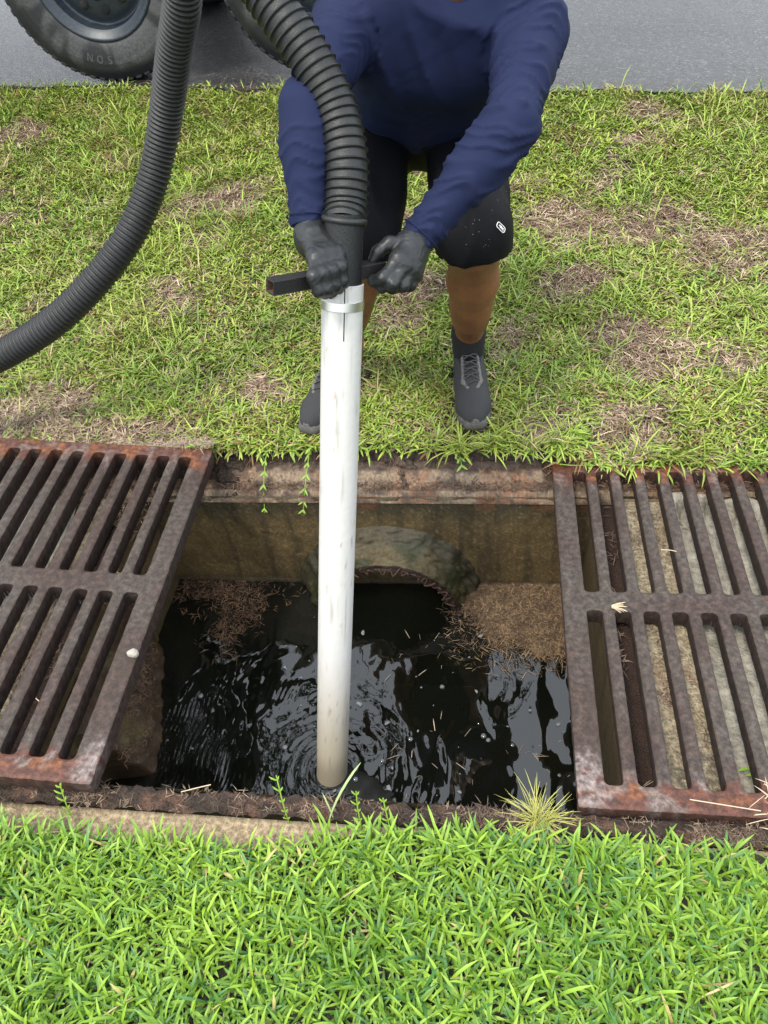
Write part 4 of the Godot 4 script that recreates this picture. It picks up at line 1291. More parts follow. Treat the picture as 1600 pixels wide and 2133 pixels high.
# ------------------------------------------------------------------ grass
func blade(v: PackedVector3Array, nor: PackedVector3Array, idx: PackedInt32Array, base: Vector3, az: float, lift: float, curl: float, length: float, width: float, segs := 4) -> void:
	var dirh := Vector3(cos(az), 0, sin(az))
	var sd := Vector3(-sin(az), 0, cos(az))
	var p := base
	var a := lift
	var b0 := v.size()
	for i in segs + 1:
		var t := float(i) / segs
		var w := width * 0.5 * (0.75 + 0.5 * t if t < 0.5 else 1.0) * (1.0 if t < 0.7 else sqrt(maxf(0.03, 1.0 - pow((t - 0.7) / 0.30, 2.0))))
		var f := dirh * cos(a) + Vector3.UP * sin(a)
		var up := -dirh * sin(a) + Vector3.UP * cos(a)
		v.append(p - sd * w + up * (w * 0.38))
		v.append(p)
		v.append(p + sd * w + up * (w * 0.38))
		nor.append((up + sd * 0.4).normalized())
		nor.append(up)
		nor.append((up - sd * 0.4).normalized())
		p += f * (length / segs)
		a -= curl / segs
	for i in segs:
		var q := b0 + i * 3
		idx.append_array([q, q + 3, q + 1, q + 1, q + 3, q + 4, q + 1, q + 4, q + 2, q + 2, q + 4, q + 5])

func tuft(n: int, len0: float, len1: float, wid: float, lift0: float, lift1: float, spread: float, curl := 0.7, segs := 4) -> ArrayMesh:
	var v := PackedVector3Array()
	var nor := PackedVector3Array()
	var idx := PackedInt32Array()
	var az := rng.randf() * TAU
	for i in n:
		az += TAU / n + rng.randf_range(-0.7, 0.7)
		blade(v, nor, idx, Vector3(rng.randf_range(-spread, spread), -0.004, rng.randf_range(-spread, spread)), az, rng.randf_range(lift0, lift1), rng.randf_range(0.2, 1.6) * curl, rng.randf_range(len0, len1), wid * rng.randf_range(0.75, 1.15), segs)
	var c := PackedColorArray()
	c.resize(v.size())
	c.fill(Color.WHITE)
	return raw_mesh(v, idx, c, nor)

func in_shoe(p: Vector3) -> bool:
	for q in [[Vector2(-0.115, -0.835), Vector2(-0.193, -0.621)], [Vector2(0.238, -0.860), Vector2(0.268, -0.588)]]:
		var w := Vector2(p.x, p.z)
		if w.distance_to(Geometry2D.get_closest_point_to_segment(w, q[0], q[1])) < 0.052: return true
	return false

func scatter(called: String, label: String, category: String, meshes: Array, m: Material, places: Array) -> void:
	# places: [Transform3D, Color, variant]
	var o := thing(called, label, category, Vector3.ZERO, "", "stuff")
	for k in meshes.size():
		var mine := places.filter(func(p: Array) -> bool: return p[2] == k)
		if mine.is_empty(): continue
		var mm := MultiMesh.new()
		mm.transform_format = MultiMesh.TRANSFORM_3D
		mm.use_colors = true
		mm.mesh = meshes[k]
		meshes[k].surface_set_material(0, m)
		mm.instance_count = mine.size()
		for i in mine.size():
			mm.set_instance_transform(i, mine[i][0])
			mm.set_instance_color(i, mine[i][1])
		var mi := MultiMeshInstance3D.new()
		mi.multimesh = mm
		mi.name = "blades"
		mi.set_meta("kind", "stuff")
		o.add_child(mi, true)

func turn(p: Vector3, s: float, tilt := 0.15) -> Transform3D:
	var b := Basis(Vector3.UP, rng.randf() * TAU)
	b = Basis(Vector3.RIGHT, rng.randf_range(-tilt, tilt)) * Basis(Vector3.FORWARD, rng.randf_range(-tilt, tilt)) * b
	return Transform3D(b.scaled(Vector3.ONE * s), p)

func lawn_tint(x: float, z: float) -> Color:
	var g := n1.get_noise_2d(x * 4, z * 4) * 0.5 + 0.5
	var c := Color(0.062, 0.160, 0.010).lerp(Color(0.235, 0.375, 0.028), clampf(rng.randf() * 0.9 + g * 0.45 - 0.18, 0, 1))
	if rng.randf() < 0.10: c = c.lerp(Color(0.035, 0.13, 0.035), 0.75)
	if rng.randf() < 0.006: c = Color(0.36, 0.31, 0.10)
	return c

func verge_tint(x: float, z: float) -> Color:
	var g := n1.get_noise_2d(x * 3 + 70, z * 3) * 0.5 + 0.5
	var c := Color(0.085, 0.17, 0.018).lerp(Color(0.34, 0.43, 0.062), clampf(rng.randf() * 0.8 + g * 0.4 - 0.1, 0, 1))
	c = c.lerp(Color(0.32, 0.31, 0.06), 0.55 * ss(0.5, 0.75, n2.get_noise_2d(x * 6, z * 6) * 0.5 + 0.5) * rng.randf())
	if rng.randf() < 0.11: c = Color(0.36, 0.30, 0.13)
	if rng.randf() < 0.08: c = Color(0.17, 0.10, 0.035)
	return c

func build_grass() -> void:
	var lm := []
	for k in 6: lm.append(tuft(5, 0.024, 0.064, 0.0047, 0.25, 1.35, 0.010, 0.9))
	for k in 2: lm.append(tuft(3, 0.055, 0.078, 0.0046, 0.7, 1.35, 0.006, 0.8))
	var pl := []
	for i in 26000:
		var x := rng.randf_range(-1.6, 1.8)
		var z := 0.5 + 1.35 * rng.randf()
		var e := lawn_edge(x) + 0.02 * n3.get_noise_1d(x * 60)
		if z < e: continue
		if z > 1.3 and rng.randf() < 0.5: continue
		pl.append([turn(Vector3(x, lawn_y(x, z), z), rng.randf_range(0.75, 1.15)), lawn_tint(x, z), rng.randi() % 6 if rng.randf() < 0.86 else 6 + rng.randi() % 2])
	scatter("lawn_grass", "thick bright green broad bladed lawn in front of the pit", "grass", lm, M.lawn_blade, pl)
	var vm := []
	for k in 6: vm.append(tuft(6, 0.020, 0.050, 0.0047, 0.05, 0.95, 0.014, 0.9))
	for k in 4: vm.append(tuft(8, 0.04, 0.085, 0.0034, 0.3, 1.1, 0.012, 0.8))
	pl = []
	for i in 66000:
		var x := rng.randf_range(-2.7, 1.7)
		var b := bank_z(x)
		var e := edge_z(x)
		var z := lerpf(b + 0.015, e - 0.01 + 0.05 * n2.get_noise_1d(x * 9.0) + 0.03 * n2.get_noise_1d(x * 40.0), rng.randf())
		if in_shoe(Vector3(x, 0, z)): continue
		var m := bareness(x, z)
		if rng.randf() < m * 0.86: continue
		var thin := ss(0.16, 0.4, n2.get_noise_2d(x * 5 + 20, z * 5))
		if rng.randf() < thin * 0.55: continue
		var big := rng.randf() < 0.04 + 0.28 * ss(0.18, 0.42, n2.get_noise_2d(x * 2.6 + 33, z * 2.6))
		var s := rng.randf_range(0.8, 1.25)
		if z > b - 0.03: s *= 1.15
		pl.append([turn(Vector3(x, verge_y(x, minf(z, b)), z), s, 0.25), verge_tint(x, z), (6 + rng.randi() % 4) if big else rng.randi() % 6])
	scatter("verge_grass", "patchy yellow green grass on the slope between pit and road", "grass", vm, M.verge_blade, pl)
	# dead thatch
	var dm := []
	for k in 5:
		var v := PackedVector3Array()
		var nor := PackedVector3Array()
		var idx := PackedInt32Array()
		for i in 7: blade(v, nor, idx, Vector3(rng.randf_range(-0.02, 0.02), rng.randf_range(0, 0.008), rng.randf_range(-0.02, 0.02)), rng.randf() * TAU, rng.randf_range(-0.1, 0.35), rng.randf_range(-0.2, 0.6), rng.randf_range(0.015, 0.045), rng.randf_range(0.0012, 0.003), 2)
		var c := PackedColorArray()
		c.resize(v.size())
		c.fill(Color.WHITE)
		dm.append(raw_mesh(v, idx, c, nor))
	for k in 3:
		var v := PackedVector3Array()
		var nor := PackedVector3Array()
		var idx := PackedInt32Array()
		blade(v, nor, idx, Vector3.ZERO, 0.0, 0.05, 0.25, 0.022 + 0.014 * k, 0.0016 + 0.0005 * k, 3)
		var c := PackedColorArray()
		c.resize(v.size())
		c.fill(Color.WHITE)
		dm.append(raw_mesh(v, idx, c, nor))
	pl = []
	for i in 60000:
		var x := rng.randf_range(-2.4, 1.6)
		var b := bank_z(x)
		var z := lerpf(b + 0.01, edge_z(x), rng.randf())
		var m := bareness(x, z)
		if rng.randf() > 0.09 + m: continue
		var t := rng.randf()
		var c := Color(0.14, 0.085, 0.055).lerp(Color(0.62, 0.48, 0.34), t * t)
		pl.append([turn(Vector3(x, verge_y(x, minf(z, b)) + 0.001, z), rng.randf_range(0.7, 1.3), 0.3), c, rng.randi() % 5])
	for i in 420:      # blown onto the far rail of the left grate
		var x := rng.randf_range(-1.2, -0.47)
		var z := -0.503 + 0.030 * pow(rng.randf(), 1.6)
		pl.append([turn(Vector3(x, 0.088 + 0.0775 * (x + 0.535), z), rng.randf_range(0.35, 0.8), 0.1), Color(0.16, 0.10, 0.07).lerp(Color(0.40, 0.32, 0.23), rng.randf()), rng.randi() % 5])
	for i in 420:
		var x := rng.randf_range(-1.3, 1.4)
		var z := rng.randf_range(0.56, 1.3)
		pl.append([turn(Vector3(x, lawn_y(x, z) + rng.randf_range(0.0, 0.02), z), rng.randf_range(0.8, 1.5), 0.5), Color(0.20, 0.12, 0.06).lerp(Color(0.50, 0.40, 0.22), rng.randf()), 5 + rng.randi() % 3])
	scatter("dead_thatch", "brown dead grass and straw, mostly in the bare patches of the verge", "dead grass", dm, M.straw, pl)
	# straw and roots along the rims and the ledges
	pl = []
	for i in 1300:
		var x := rng.randf_range(-1.25, 1.2)
		var z := rng.randf_range(0.466, 0.503)
		if n2.get_noise_2d(x * 9, 4.0) < 0.05 and rng.randf() < 0.85: continue
		pl.append([turn(Vector3(x, -0.030 + 0.006 * rng.randf(), z), rng.randf_range(0.25, 0.65), 0.3), Color(0.07, 0.045, 0.03).lerp(Color(0.30, 0.22, 0.15), pow(rng.randf(), 2.0)), rng.randi() % 5])
	for i in 1500:
		var x := rng.randf_range(-1.2, 1.2)
		var z := rng.randf_range(-0.535, -0.45)
		pl.append([turn(Vector3(x, -0.045 + 0.6 * maxf(0.0, -0.485 - z), z), rng.randf_range(0.4, 0.9), 0.4), Color(0.06, 0.035, 0.024).lerp(Color(0.22, 0.14, 0.09), pow(rng.randf(), 2.0)), rng.randi() % 5])
	for i in 800:      # seen through the slots of the left grate
		var x := rng.randf_range(-0.86, -0.69)
		var z := rng.randf_range(-0.42, 0.45)
		if n2.get_noise_2d(x * 14, z * 7) < 0.02: continue
		pl.append([turn(Vector3(x, -0.060 if absf(x + 0.055) > 0.70 else -0.074, z), rng.randf_range(0.4, 0.9), 0.3), Color(0.08, 0.045, 0.03).lerp(Color(0.36, 0.27, 0.2), pow(rng.randf(), 2.0)), rng.randi() % 5])
	for i in 300:
		var x := rng.randf_range(0.59, 0.8)
		var z := rng.randf_range(-0.42, 0.45)
		if n2.get_noise_2d(x * 14, z * 7) < 0.12: continue
		pl.append([turn(Vector3(x, -0.060 if absf(x + 0.055) > 0.70 else -0.074, z), rng.randf_range(0.4, 0.9), 0.3), Color(0.08, 0.045, 0.03).lerp(Color(0.36, 0.27, 0.2), pow(rng.randf(), 2.0)), rng.randi() % 5])
	for i in 220:
		var z := rng.randf_range(-0.1, 0.27)
		var k := rng.randf()
		pl.append([turn(Vector3(-0.66 + 0.10 * ss(-0.17, 0.21, z) * (1 - k), -0.20 - 0.16 * (1 - k), z), rng.randf_range(0.25, 0.6), 0.6), Color(0.05, 0.03, 0.02).lerp(Color(0.20, 0.12, 0.07), pow(rng.randf(), 2.0)), rng.randi() % 5])
	scatter("straw_litter", "straw, root threads and dirt crumbs along the rims of the pit", "litter", dm, M.straw, pl)
	# floating mats
	pl = []
	for i in 8500:
		var x := rng.randf_range(0.17, 0.59)
		var z := rng.randf_range(-0.42, -0.10)
		var d := Vector2((x - 0.475) / 0.245, (z + 0.375) / 0.195).length() + 0.22 * n2.get_noise_2d(x * 14, z * 14)
		if d > 1.0 and rng.randf() > 0.22 * ss(1.7, 1.0, d): continue
		pl.append([turn(Vector3(x, WATER + 0.002 + 0.006 * ss(1.0, 0.6, d), z), rng.randf_range(0.28, 0.7), 0.12), Color(0.045, 0.026, 0.014).lerp(Color(0.30, 0.20, 0.11), pow(rng.randf(), 2.2)), (rng.randi() % 5) if d < 0.9 else 5 + rng.randi() % 3])
	for i in 1500:
		var x := rng.randf_range(-0.68, -0.20)
		var z := rng.randf_range(-0.42, -0.12)
		var d := Vector2((x + 0.56) / 0.17, (z + 0.395) / 0.055).length() + 0.5 * n2.get_noise_2d(x * 14, z * 14)
		d = minf(d, Vector2((x + 0.46) / 0.06, (z + 0.29) / 0.12).length() + 0.6 * n2.get_noise_2d(x * 14 + 40, z * 14))
		if d > 1.0 and rng.randf() > 0.10 * ss(2.4, 1.0, d): continue
		pl.append([turn(Vector3(x, WATER + 0.002, z), rng.randf_range(0.35, 0.75), 0.08), Color(0.04, 0.022, 0.012).lerp(Color(0.20, 0.115, 0.06), pow(rng.randf(), 2.0)), rng.randi() % 8])
	for i in 170:
		var x := rng.randf_range(-0.1, 0.55)
		var z := rng.randf_range(-0.25, 0.44)
		if n1.get_noise_2d(x * 5 + 3, z * 5) < 0.0: continue
		pl.append([turn(Vector3(x, WATER + 0.0015, z), rng.randf_range(0.3, 0.9), 0.05), Color(0.12, 0.08, 0.05).lerp(Color(0.45, 0.36, 0.26), rng.randf()), 5 + rng.randi() % 3])
	scatter("floating_debris", "mats of brown straw floating on the black water", "debris", dm, M.straw, pl)
	# brown scum under the mats
	var sc := put("scum_mat", patch(70, 50, func(u: float, v: float) -> Vector3:
		var x := lerpf(0.18, 0.60, u)
		var z := lerpf(-0.13, -0.428, v)
		var d := Vector2((x - 0.475) / 0.245, (z + 0.375) / 0.195).length() + 0.22 * n2.get_noise_2d(x * 14, z * 14)
		return Vector3(x, WATER + 0.0065 * ss(1.05, 0.8, d) - 0.004 + 0.002 * n3.get_noise_2d(x * 50, z * 50), z), func(p: Vector3) -> Color:
			return Color(0.045, 0.027, 0.016).lerp(Color(0.13, 0.08, 0.045), n3.get_noise_2d(p.x * 90, p.z * 90) * 0.5 + 0.5)), M.soil)
	tag(sc, "soggy brown scum under the straw mat right of the culvert", "scum", "", "stuff")

# ------------------------------------------------------------------ small things
func runner(label: String, pts: Array, leaves: int, size: float, up_: Vector3) -> void:
	var o := thing("grass_runner", label, "grass runner", pts[0], "grass runners creeping over the pit edge")
	var loc := []
	for p in pts: loc.append(p - pts[0])
	var path := spline(loc, 0.006)
	put("stem", tube(path, 0.0013, 6), M.leaf, o)
	for k in leaves:
		var i := int((k + 0.7) / leaves * (path.size() - 1))
		i = mini(i, path.size() - 2)
		var t: Vector3 = (path[i + 1] - path[i]).normalized()
		for s in [-1.0, 1.0]:
			var v := PackedVector3Array()
			var nor := PackedVector3Array()
			var idx := PackedInt32Array()
			blade(v, nor, idx, Vector3.ZERO, 0.0, 0.3, 0.6, size * rng.randf_range(0.6, 1.2), size * 0.24, 3)
			var d: Vector3 = (t + up_.cross(t) * s * rng.randf_range(0.5, 1.1) + up_ * 0.3).normalized()
			var m := put("leaf", raw_mesh(v, idx, PackedColorArray(), nor), M.leaf, o)
			var z: Vector3 = d.cross(up_).normalized()
			m.transform = Transform3D(Basis(d, z.cross(d), z), path[i])

func grass_blade_thing(called: String, label: String, category: String, at: Vector3, list: Array, m: Material, group := "") -> Node3D:
	# list: [azimuth, lift, curl, length, width]
	var o := thing(called, label, category, at, group)
	for q in list:
		var v := PackedVector3Array()
		var nor := PackedVector3Array()
		var idx := PackedInt32Array()
		blade(v, nor, idx, Vector3(rng.randf_range(-1, 1) * q[5], 0, rng.randf_range(-1, 1) * q[5]), q[0], q[1], q[2], q[3], q[4], 6)
		put("leaf", raw_mesh(v, idx, PackedColorArray(), nor), m, o)
	return o

func build_small() -> void:
	var N := Vector3(0, 0.5, 0.87).normalized()
	runner("long green grass runner lying over the far corner of the left grate", [Vector3(-0.36, 0.05, -0.56), Vector3(-0.42, 0.058, -0.53), Vector3(-0.48, 0.085, -0.50), Vector3(-0.53, 0.092, -0.475)], 5, 0.026, Vector3.UP)
	runner("grass runner hanging down the far wall halfway between left grate and pipe", [Vector3(-0.325, 0.04, -0.545), Vector3(-0.330, 0.015, -0.50), Vector3(-0.335, -0.04, -0.45), Vector3(-0.340, -0.11, -0.42)], 6, 0.020, N)
	runner("grass runner hanging down the far wall just left of the white pipe", [Vector3(-0.20, 0.045, -0.545), Vector3(-0.205, 0.01, -0.49), Vector3(-0.215, -0.05, -0.44), Vector3(-0.225, -0.11, -0.42)], 6, 0.021, N)
	runner("thin runner reaching over the far corner of the right grate", [Vector3(0.30, 0.06, -0.57), Vector3(0.40, 0.035, -0.52), Vector3(0.50, 0.012, -0.495), Vector3(0.60, 0.012, -0.49)], 4, 0.015, Vector3.UP)
	runner("leafy runner crossing the far rail of the right grate", [Vector3(0.53, 0.055, -0.60), Vector3(0.575, 0.045, -0.54), Vector3(0.60, 0.02, -0.50), Vector3(0.615, 0.01, -0.47)], 4, 0.024, Vector3.UP)
	runner("short runner drooping over the bank right of the white pipe", [Vector3(0.22, 0.04, -0.56), Vector3(0.225, 0.02, -0.53), Vector3(0.232, -0.01, -0.505)], 4, 0.026, N)
	# weeds at the near rim
	runner("pale leafy sprout standing by the near rim beside the pipe", [Vector3(-0.07, -0.03, 0.515), Vector3(-0.075, 0.03, 0.50), Vector3(-0.085, 0.075, 0.47)], 5, 0.016, Vector3(0, 0.6, 0.8))
	runner("leafy sprout at the near rim between pipe and sedge tuft", [Vector3(0.075, -0.03, 0.52), Vector3(0.07, 0.02, 0.505), Vector3(0.068, 0.06, 0.485)], 5, 0.015, Vector3(0, 0.6, 0.8))
	runner("small leafy sprout at the near rim left of the sedge tuft", [Vector3(0.13, -0.03, 0.52), Vector3(0.125, 0.01, 0.51), Vector3(0.118, 0.05, 0.49)], 4, 0.015, Vector3(0, 0.6, 0.8))
	runner("yellow green sprout growing through the curb strip on the left", [Vector3(-0.51, -0.03, 0.535), Vector3(-0.515, 0.01, 0.52), Vector3(-0.52, 0.05, 0.50)], 5, 0.019, Vector3(0, 0.6, 0.8))
	grass_blade_thing("tall_grass_blade", "single tall pale grass blade leaning over the water beside the pipe", "grass blade", Vector3(0.01, -0.03, 0.50), [[-0.7, 1.15, 0.5, 0.15, 0.0055, 0.002], [-2.2, 1.3, 0.6, 0.06, 0.003, 0.004]], mat("pale_blade", lin(0.30, 0.38, 0.17), 0.55))
	var li := []
	for k in 170: li.append([rng.randf() * TAU, rng.randf_range(0.2, 1.45), rng.randf_range(0.2, 1.5), rng.randf_range(0.03, 0.095), rng.randf_range(0.0007, 0.0014), 0.014])
	grass_blade_thing("sedge_tuft", "spiky yellow green sedge tuft at the near corner of the right grate", "plant", Vector3(0.405, -0.03, 0.482), li, mat("sedge", lin(0.34, 0.34, 0.08), 0.6))
	# a leaf under the left grate, grass under the right one
	grass_blade_thing("fallen_leaf", "small bright green leaf lying under the bars of the left grate", "leaf", Vector3(-0.925, -0.08, 0.16), [[-0.9, 0.35, 0.3, 0.035, 0.018, 0.0], [-1.9, 0.5, 0.3, 0.03, 0.016, 0.0]], M.leaf)
	li = []
	for k in 7: li.append([rng.randf() * TAU, rng.randf_range(0.5, 1.2), 0.6, rng.randf_range(0.04, 0.09), 0.007, 0.015])
	grass_blade_thing("grass_sprig", "green grass sprig growing in the silt under the right grate", "plant", Vector3(0.86, -0.09, 0.33), li, M.leaf)
	# stones
	var stone := body_mesh([{"bones": [[Vector3(-0.006, 0.004, 0), Vector3(0.006, 0.005, 0.002), 0.008, 0.0075], [Vector3(0, 0.008, 0), Vector3(0.002, 0.007, -0.004), 0.006, 0.006]], "k": 0.003}], 0.003, 0.003, func(p: Vector3, _n: Vector3) -> float: return 0.002 * n3.get_noise_3d(p.x * 150, p.y * 150, p.z * 150))
	var s := put("white_stone", stone, M.stone)
	s.position = Vector3(-0.470, 0.057, 0.20)
	tag(s, "small white stone lying on the inner edge of the left grate", "stone")
	var s2 := put("pale_stone", stone.duplicate(), M.stone)
	s2.position = Vector3(0.86, -0.085, 0.43)
	s2.scale = Vector3(2.2, 1.6, 1.6)
	tag(s2, "tan stone under the near end of the right grate", "stone")
	# a knot of dry grass on the middle rail of the right grate, and straws on the grates
	li = []
	for k in 26: li.append([rng.randf_range(-0.5, 0.7), rng.randf_range(-0.05, 0.4), 0.3, rng.randf_range(0.012, 0.036), rng.randf_range(0.001, 0.0022), 0.004])
	grass_blade_thing("straw_knot", "tan knot of dry grass lying on the middle rail of the right grate", "straw", Vector3(0.588, 0.003, -0.012), li, mat("dry_straw", lin(0.50, 0.40, 0.27), 0.85))
	li = []
	for k in 60: li.append([rng.randf() * TAU, rng.randf_range(-0.05, 0.35), 0.4, rng.randf_range(0.02, 0.06), rng.randf_range(0.001, 0.002), 0.05])
	grass_blade_thing("straw_heap", "heap of tan straw on the near rail of the right grate", "straw", Vector3(0.86, 0.004, 0.445), li, M.dry_straw)
	var tw := 0
	for q in [[Vector3(-0.66, 0.042, 0.31), Vector3(-0.615, 0.045, 0.335), "pale twig lying across two bars of the left grate"], [Vector3(0.72, 0.004, -0.19), Vector3(0.755, 0.004, -0.185), "short white straw on an upper bar of the right grate"], [Vector3(0.68, 0.004, 0.437), Vector3(0.80, 0.006, 0.452), "long straw on the rusty near rail of the right grate"], [Vector3(-0.30, -0.02, 0.47), Vector3(-0.24, -0.012, 0.455), "straw sticking out of the near rim left of the pipe"]]:
		var mid: Vector3 = (q[0] + q[1]) / 2 + Vector3(0, 0.004, 0.002)
		var t := put("straw", tube(spline([q[0], mid, q[1]], 0.005), 0.0010, 5), M.dry_straw)
		tag(t, q[2], "straw")
		tw += 1
	# hanging roots at the far bank
	for k in 34:
		var x := rng.randf_range(-0.47, 0.47)
		if absf(x + 0.0) < 0.03: x += 0.08
		var z := bank_z(x) + 0.02
		var p := Vector3(x, rng.randf_range(-0.02, 0.03), z)
		var pts := [p]
		for i in 4:
			p += Vector3(rng.randf_range(-0.014, 0.014), -rng.randf_range(0.008, 0.02), rng.randf_range(0.006, 0.018))
			pts.append(p)
		put("root", tube(spline(pts, 0.006), rng.randf_range(0.0005, 0.0011), 5), M.root, M.bank)
	# clod of dirt and roots beside the left grate
	var cl := put("dirt_clod", body_mesh([{"bones": [[Vector3(-0.47, -0.01, -0.53), Vector3(-0.38, -0.02, -0.53), 0.024, 0.018], [Vector3(-0.46, -0.04, -0.495), Vector3(-0.37, -0.05, -0.49), 0.020, 0.014], [Vector3(-0.45, -0.065, -0.46), Vector3(-0.41, -0.07, -0.455), 0.013, 0.010], [Vector3(-0.415, -0.07, -0.45), Vector3(-0.405, -0.10, -0.44), 0.011, 0.006]], "k": 0.012}], 0.0035, 0.006, func(p: Vector3, _n: Vector3) -> float: return 0.016 * n3.get_noise_3d(p.x * 50, p.y * 50, p.z * 50) + 0.010 * n2.get_noise_3d(p.x * 130, p.y * 130, p.z * 130), func(p: Vector3) -> Color: return Color(0.035, 0.023, 0.016).lerp(Color(0.14, 0.092, 0.065), n3.get_noise_3d(p.x * 90, p.y * 90, p.z * 90) * 0.5 + 0.5)), M.soil)
	tag(cl, "dark rooty dirt clod at the far corner beside the left grate", "dirt clod")
	var cl2 := put("dirt_clod", body_mesh([{"bones": [[Vector3(0.035, 0.0, -0.535), Vector3(0.085, -0.012, -0.515), 0.018, 0.014], [Vector3(0.06, -0.03, -0.49), Vector3(0.07, -0.045, -0.465), 0.011, 0.008]], "k": 0.012}], 0.004, 0.006, func(p: Vector3, _n: Vector3) -> float: return 0.016 * n3.get_noise_3d(p.x * 50, p.y * 50, p.z * 50) + 0.010 * n2.get_noise_3d(p.x * 130, p.y * 130, p.z * 130), func(p: Vector3) -> Color: return Color(0.06, 0.042, 0.03).lerp(Color(0.22, 0.155, 0.11), n3.get_noise_3d(p.x * 90, p.y * 90, p.z * 90) * 0.5 + 0.5)), M.soil)
	tag(cl2, "grey brown dirt clod on the far ledge just right of the pipe", "dirt clod")
	# bubbles and foam flecks
	var dome := lathe([[0.55, 0.0], [0.53, 0.3], [0.45, 0.6], [0.28, 0.86], [0.1, 0.97], [-0.1, 1.0]], Vector3.ZERO, Vector3.UP, 18)
	var cnt := 0
	while cnt < 46:
		var x := rng.randf_range(-0.58, 0.55)
		var z := rng.randf_range(-0.20, 0.43)
		if Vector2(x + 0.087, z - 0.205).length() < 0.06: continue
		if x < -0.1 and rng.randf() < 0.4: continue
		var b := put("bubble", dome, M.bubble)
		b.position = Vector3(x, WATER + 0.001, z)
		b.scale = Vector3.ONE * lerpf(0.003, 0.0085, pow(rng.randf(), 2.0))
		var where := "left of the white pipe" if x < -0.14 else ("near the pipe foot" if x < 0.06 else ("by the right grate" if x > 0.36 else "right of the pipe"))
		var far := " towards the culvert" if z < 0.0 else (" towards the near rim" if z > 0.25 else "")
		tag(b, "%s clear bubble on the black water %s%s" % ["larger" if b.scale.x > 0.0055 else "tiny", where, far], "bubble", "bubbles floating on the water")
		cnt += 1
	var fm := []
	for k in 3:
		var v := PackedVector3Array([Vector3(0, 0.12, 0)])
		var idx := PackedInt32Array()
		for i in 12:
			var a := TAU * i / 12
			var r := rng.randf_range(0.6, 1.1)
			v.append(Vector3(cos(a) * r, 0.0, sin(a) * r * 0.6))
		for i in 12: idx.append_array([0, 1 + i, 1 + (i + 1) % 12])
		fm.append(raw_mesh(v, idx))
	var fp := []
	for k in 46:
		fp.append([turn(Vector3(rng.randf_range(-0.4, 0.53), WATER + 0.0018, rng.randf_range(-0.30, 0.40)), lerpf(0.002, 0.010, pow(rng.randf(), 2.8)), 0.0), Color.WHITE, k % 3])
	scatter("foam", "pale foam flecks scattered over the black water", "foam", fm, M.foam, fp)

func build_tree() -> void:
	# a leafy tree on the verge, left of the frame: its boughs hang over the road edge and show in the water
	var foot := Vector3(-3.1, 0.3, -1.7)
	var root := thing("oak_tree", "leafy oak tree on the verge whose boughs are mirrored in the pit water", "tree", foot)
	var bark := mat("bark", lin(0.12, 0.095, 0.07), 0.95)
	var fork := Vector3(0.35, 2.6, -0.2)
	put("trunk", tube(spline([Vector3(0, -0.2, 0), Vector3(0.06, 1.0, 0.02), fork], 0.15), func(t: float, _a: float) -> float: return lerpf(0.20, 0.13, t), 14), bark, root)
	var tips := []
	for k in 5:
		var tip := Vector3(rng.randf_range(0.3, 3.1), rng.randf_range(3.9, 6.2), rng.randf_range(-2.6, 0.7))
		var mid := fork.lerp(tip, 0.5) + Vector3(0, 0.45, 0)
		var path := spline([fork, mid, tip], 0.12)
		put("limb", tube(path, func(t: float, _a: float) -> float: return lerpf(0.075, 0.012, t), 8), bark, root)
		tips.append_array([path[int(path.size() * 0.55)], path[int(path.size() * 0.75)], path[path.size() - 1]])
	var v := PackedVector3Array()
	var nor := PackedVector3Array()
	var idx := PackedInt32Array()
	for i in 6: blade(v, nor, idx, Vector3(rng.randf_range(-0.03, 0.03), 0, rng.randf_range(-0.03, 0.03)), i * 1.05, rng.randf_range(-0.5, 0.6), 0.4, rng.randf_range(0.06, 0.09), 0.034, 3)
	var lm := raw_mesh(v, idx, PackedColorArray(), nor)
	lm.surface_set_material(0, mat("oak_leaf", lin(0.045, 0.085, 0.018), 0.5))
	var xf := []
	for t in tips:
		for c in 3:
			var cc: Vector3 = t + Vector3(rng.randfn(0, 0.28), rng.randfn(0, 0.16), rng.randfn(0, 0.28))
			for i in 14: xf.append(turn(cc + Vector3(rng.randfn(0, 0.13), rng.randfn(0, 0.08), rng.randfn(0, 0.13)), rng.randf_range(0.8, 1.3), 0.9))
	var mm := MultiMesh.new()
	mm.transform_format = MultiMesh.TRANSFORM_3D
	mm.mesh = lm
	mm.instance_count = xf.size()
	for i in xf.size(): mm.set_instance_transform(i, xf[i])
	var cr := MultiMeshInstance3D.new()
	cr.name = "crown"
	cr.multimesh = mm
	cr.set_meta("kind", "stuff")
	root.add_child(cr)

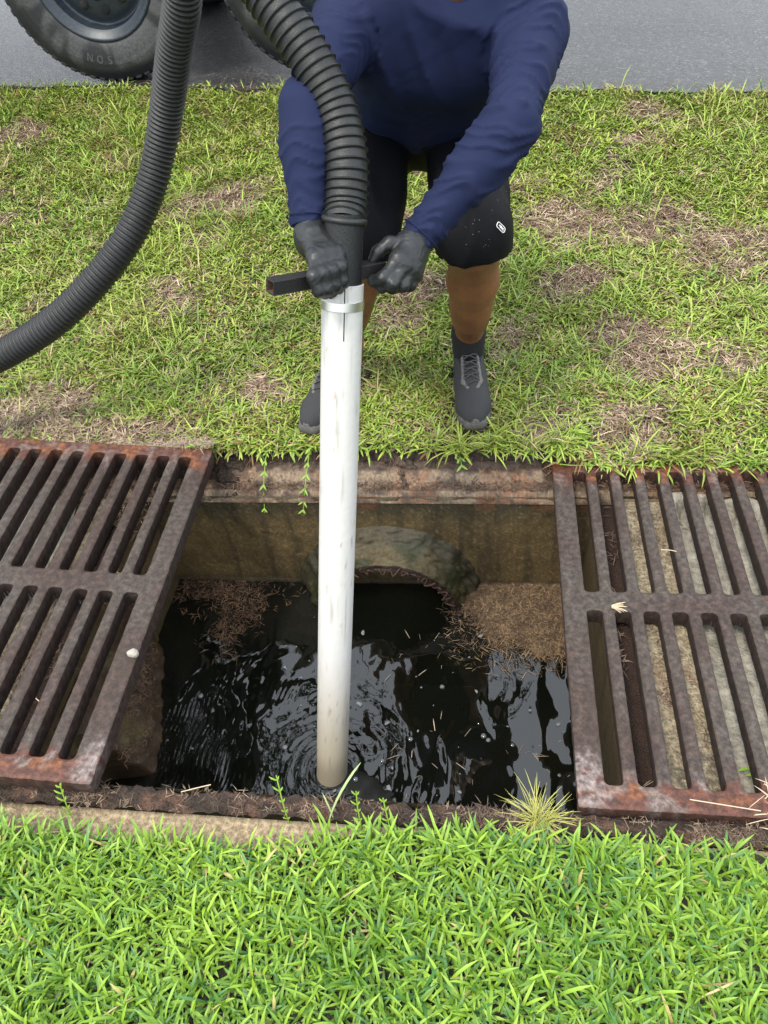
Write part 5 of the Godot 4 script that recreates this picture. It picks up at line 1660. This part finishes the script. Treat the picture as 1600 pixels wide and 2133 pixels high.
# ------------------------------------------------------------------ main
func _ready() -> void:
	rng.seed = 7
	n1 = noise(11, 1.0, 2)
	n2 = noise(12, 1.0, 3)
	n3 = noise(13, 1.0, 3)
	nf = noise(21, 0.5, 1)
	n2.frequency = 0.5
	n3.frequency = 0.5
	n1.frequency = 0.5
	# camera
	var cam := Camera3D.new()
	cam.name = "camera"
	cam.fov = rad_to_deg(2.0 * atan(1066.5 / 1602.0))
	cam.near = 0.05
	cam.far = 300.0
	cam.position = Vector3(0.31, 1.42, 1.1236)
	cam.rotation = Vector3(-0.76953, 0.19087, -0.12540)
	add_child(cam)
	cam.current = true
	# overcast sky
	var env := Environment.new()
	env.background_mode = Environment.BG_SKY
	var sky := Sky.new()
	var sm := ProceduralSkyMaterial.new()
	sm.sky_top_color = Color(0.93, 0.96, 1.0)
	sm.sky_horizon_color = Color(0.82, 0.84, 0.86)
	sm.sky_curve = 0.35
	sm.sky_energy_multiplier = 1.0
	sm.ground_bottom_color = Color(0.2, 0.22, 0.16)
	sm.ground_horizon_color = Color(0.6, 0.62, 0.62)
	sm.sun_angle_max = 1.0
	sky.sky_material = sm
	env.sky = sky
	env.background_energy_multiplier = 1.15
	env.tonemap_mode = Environment.TONE_MAPPER_LINEAR
	env.tonemap_exposure = 2.4
	env.sdfgi_enabled = true
	env.ssao_enabled = true
	env.ssil_enabled = true
	var we := WorldEnvironment.new()
	we.name = "world"
	we.environment = env
	add_child(we)
	var sun := DirectionalLight3D.new()
	sun.name = "sun"
	sun.light_energy = 0.5
	sun.light_color = Color(1.0, 0.97, 0.92)
	sun.light_angular_distance = 14.0
	sun.shadow_enabled = true
	sun.rotation_degrees = Vector3(-62, -35, 0)
	add_child(sun)
	make_materials()
	build_ground()
	build_pit()
	build_water()
	build_trailer()
	build_grate("drain_grate", "rust brown cast iron grate on the right with its inner rail along the water", Transform3D(Basis(), Vector3(0.548, 0.0, -0.479)), 1.0, 3.0)
	build_grate("drain_grate", "tilted cast iron grate on the left with a white stone on its edge", Transform3D(Basis.from_euler(Vector3(deg_to_rad(2.36), deg_to_rad(0.11), deg_to_rad(-4.43)) * Vector3(1, 1, 1)), Vector3(-0.5347, 0.0832, -0.4463)), -1.0, 23.0)
	build_person()
	build_hose()
	build_grass()
	build_small()
	build_tree()
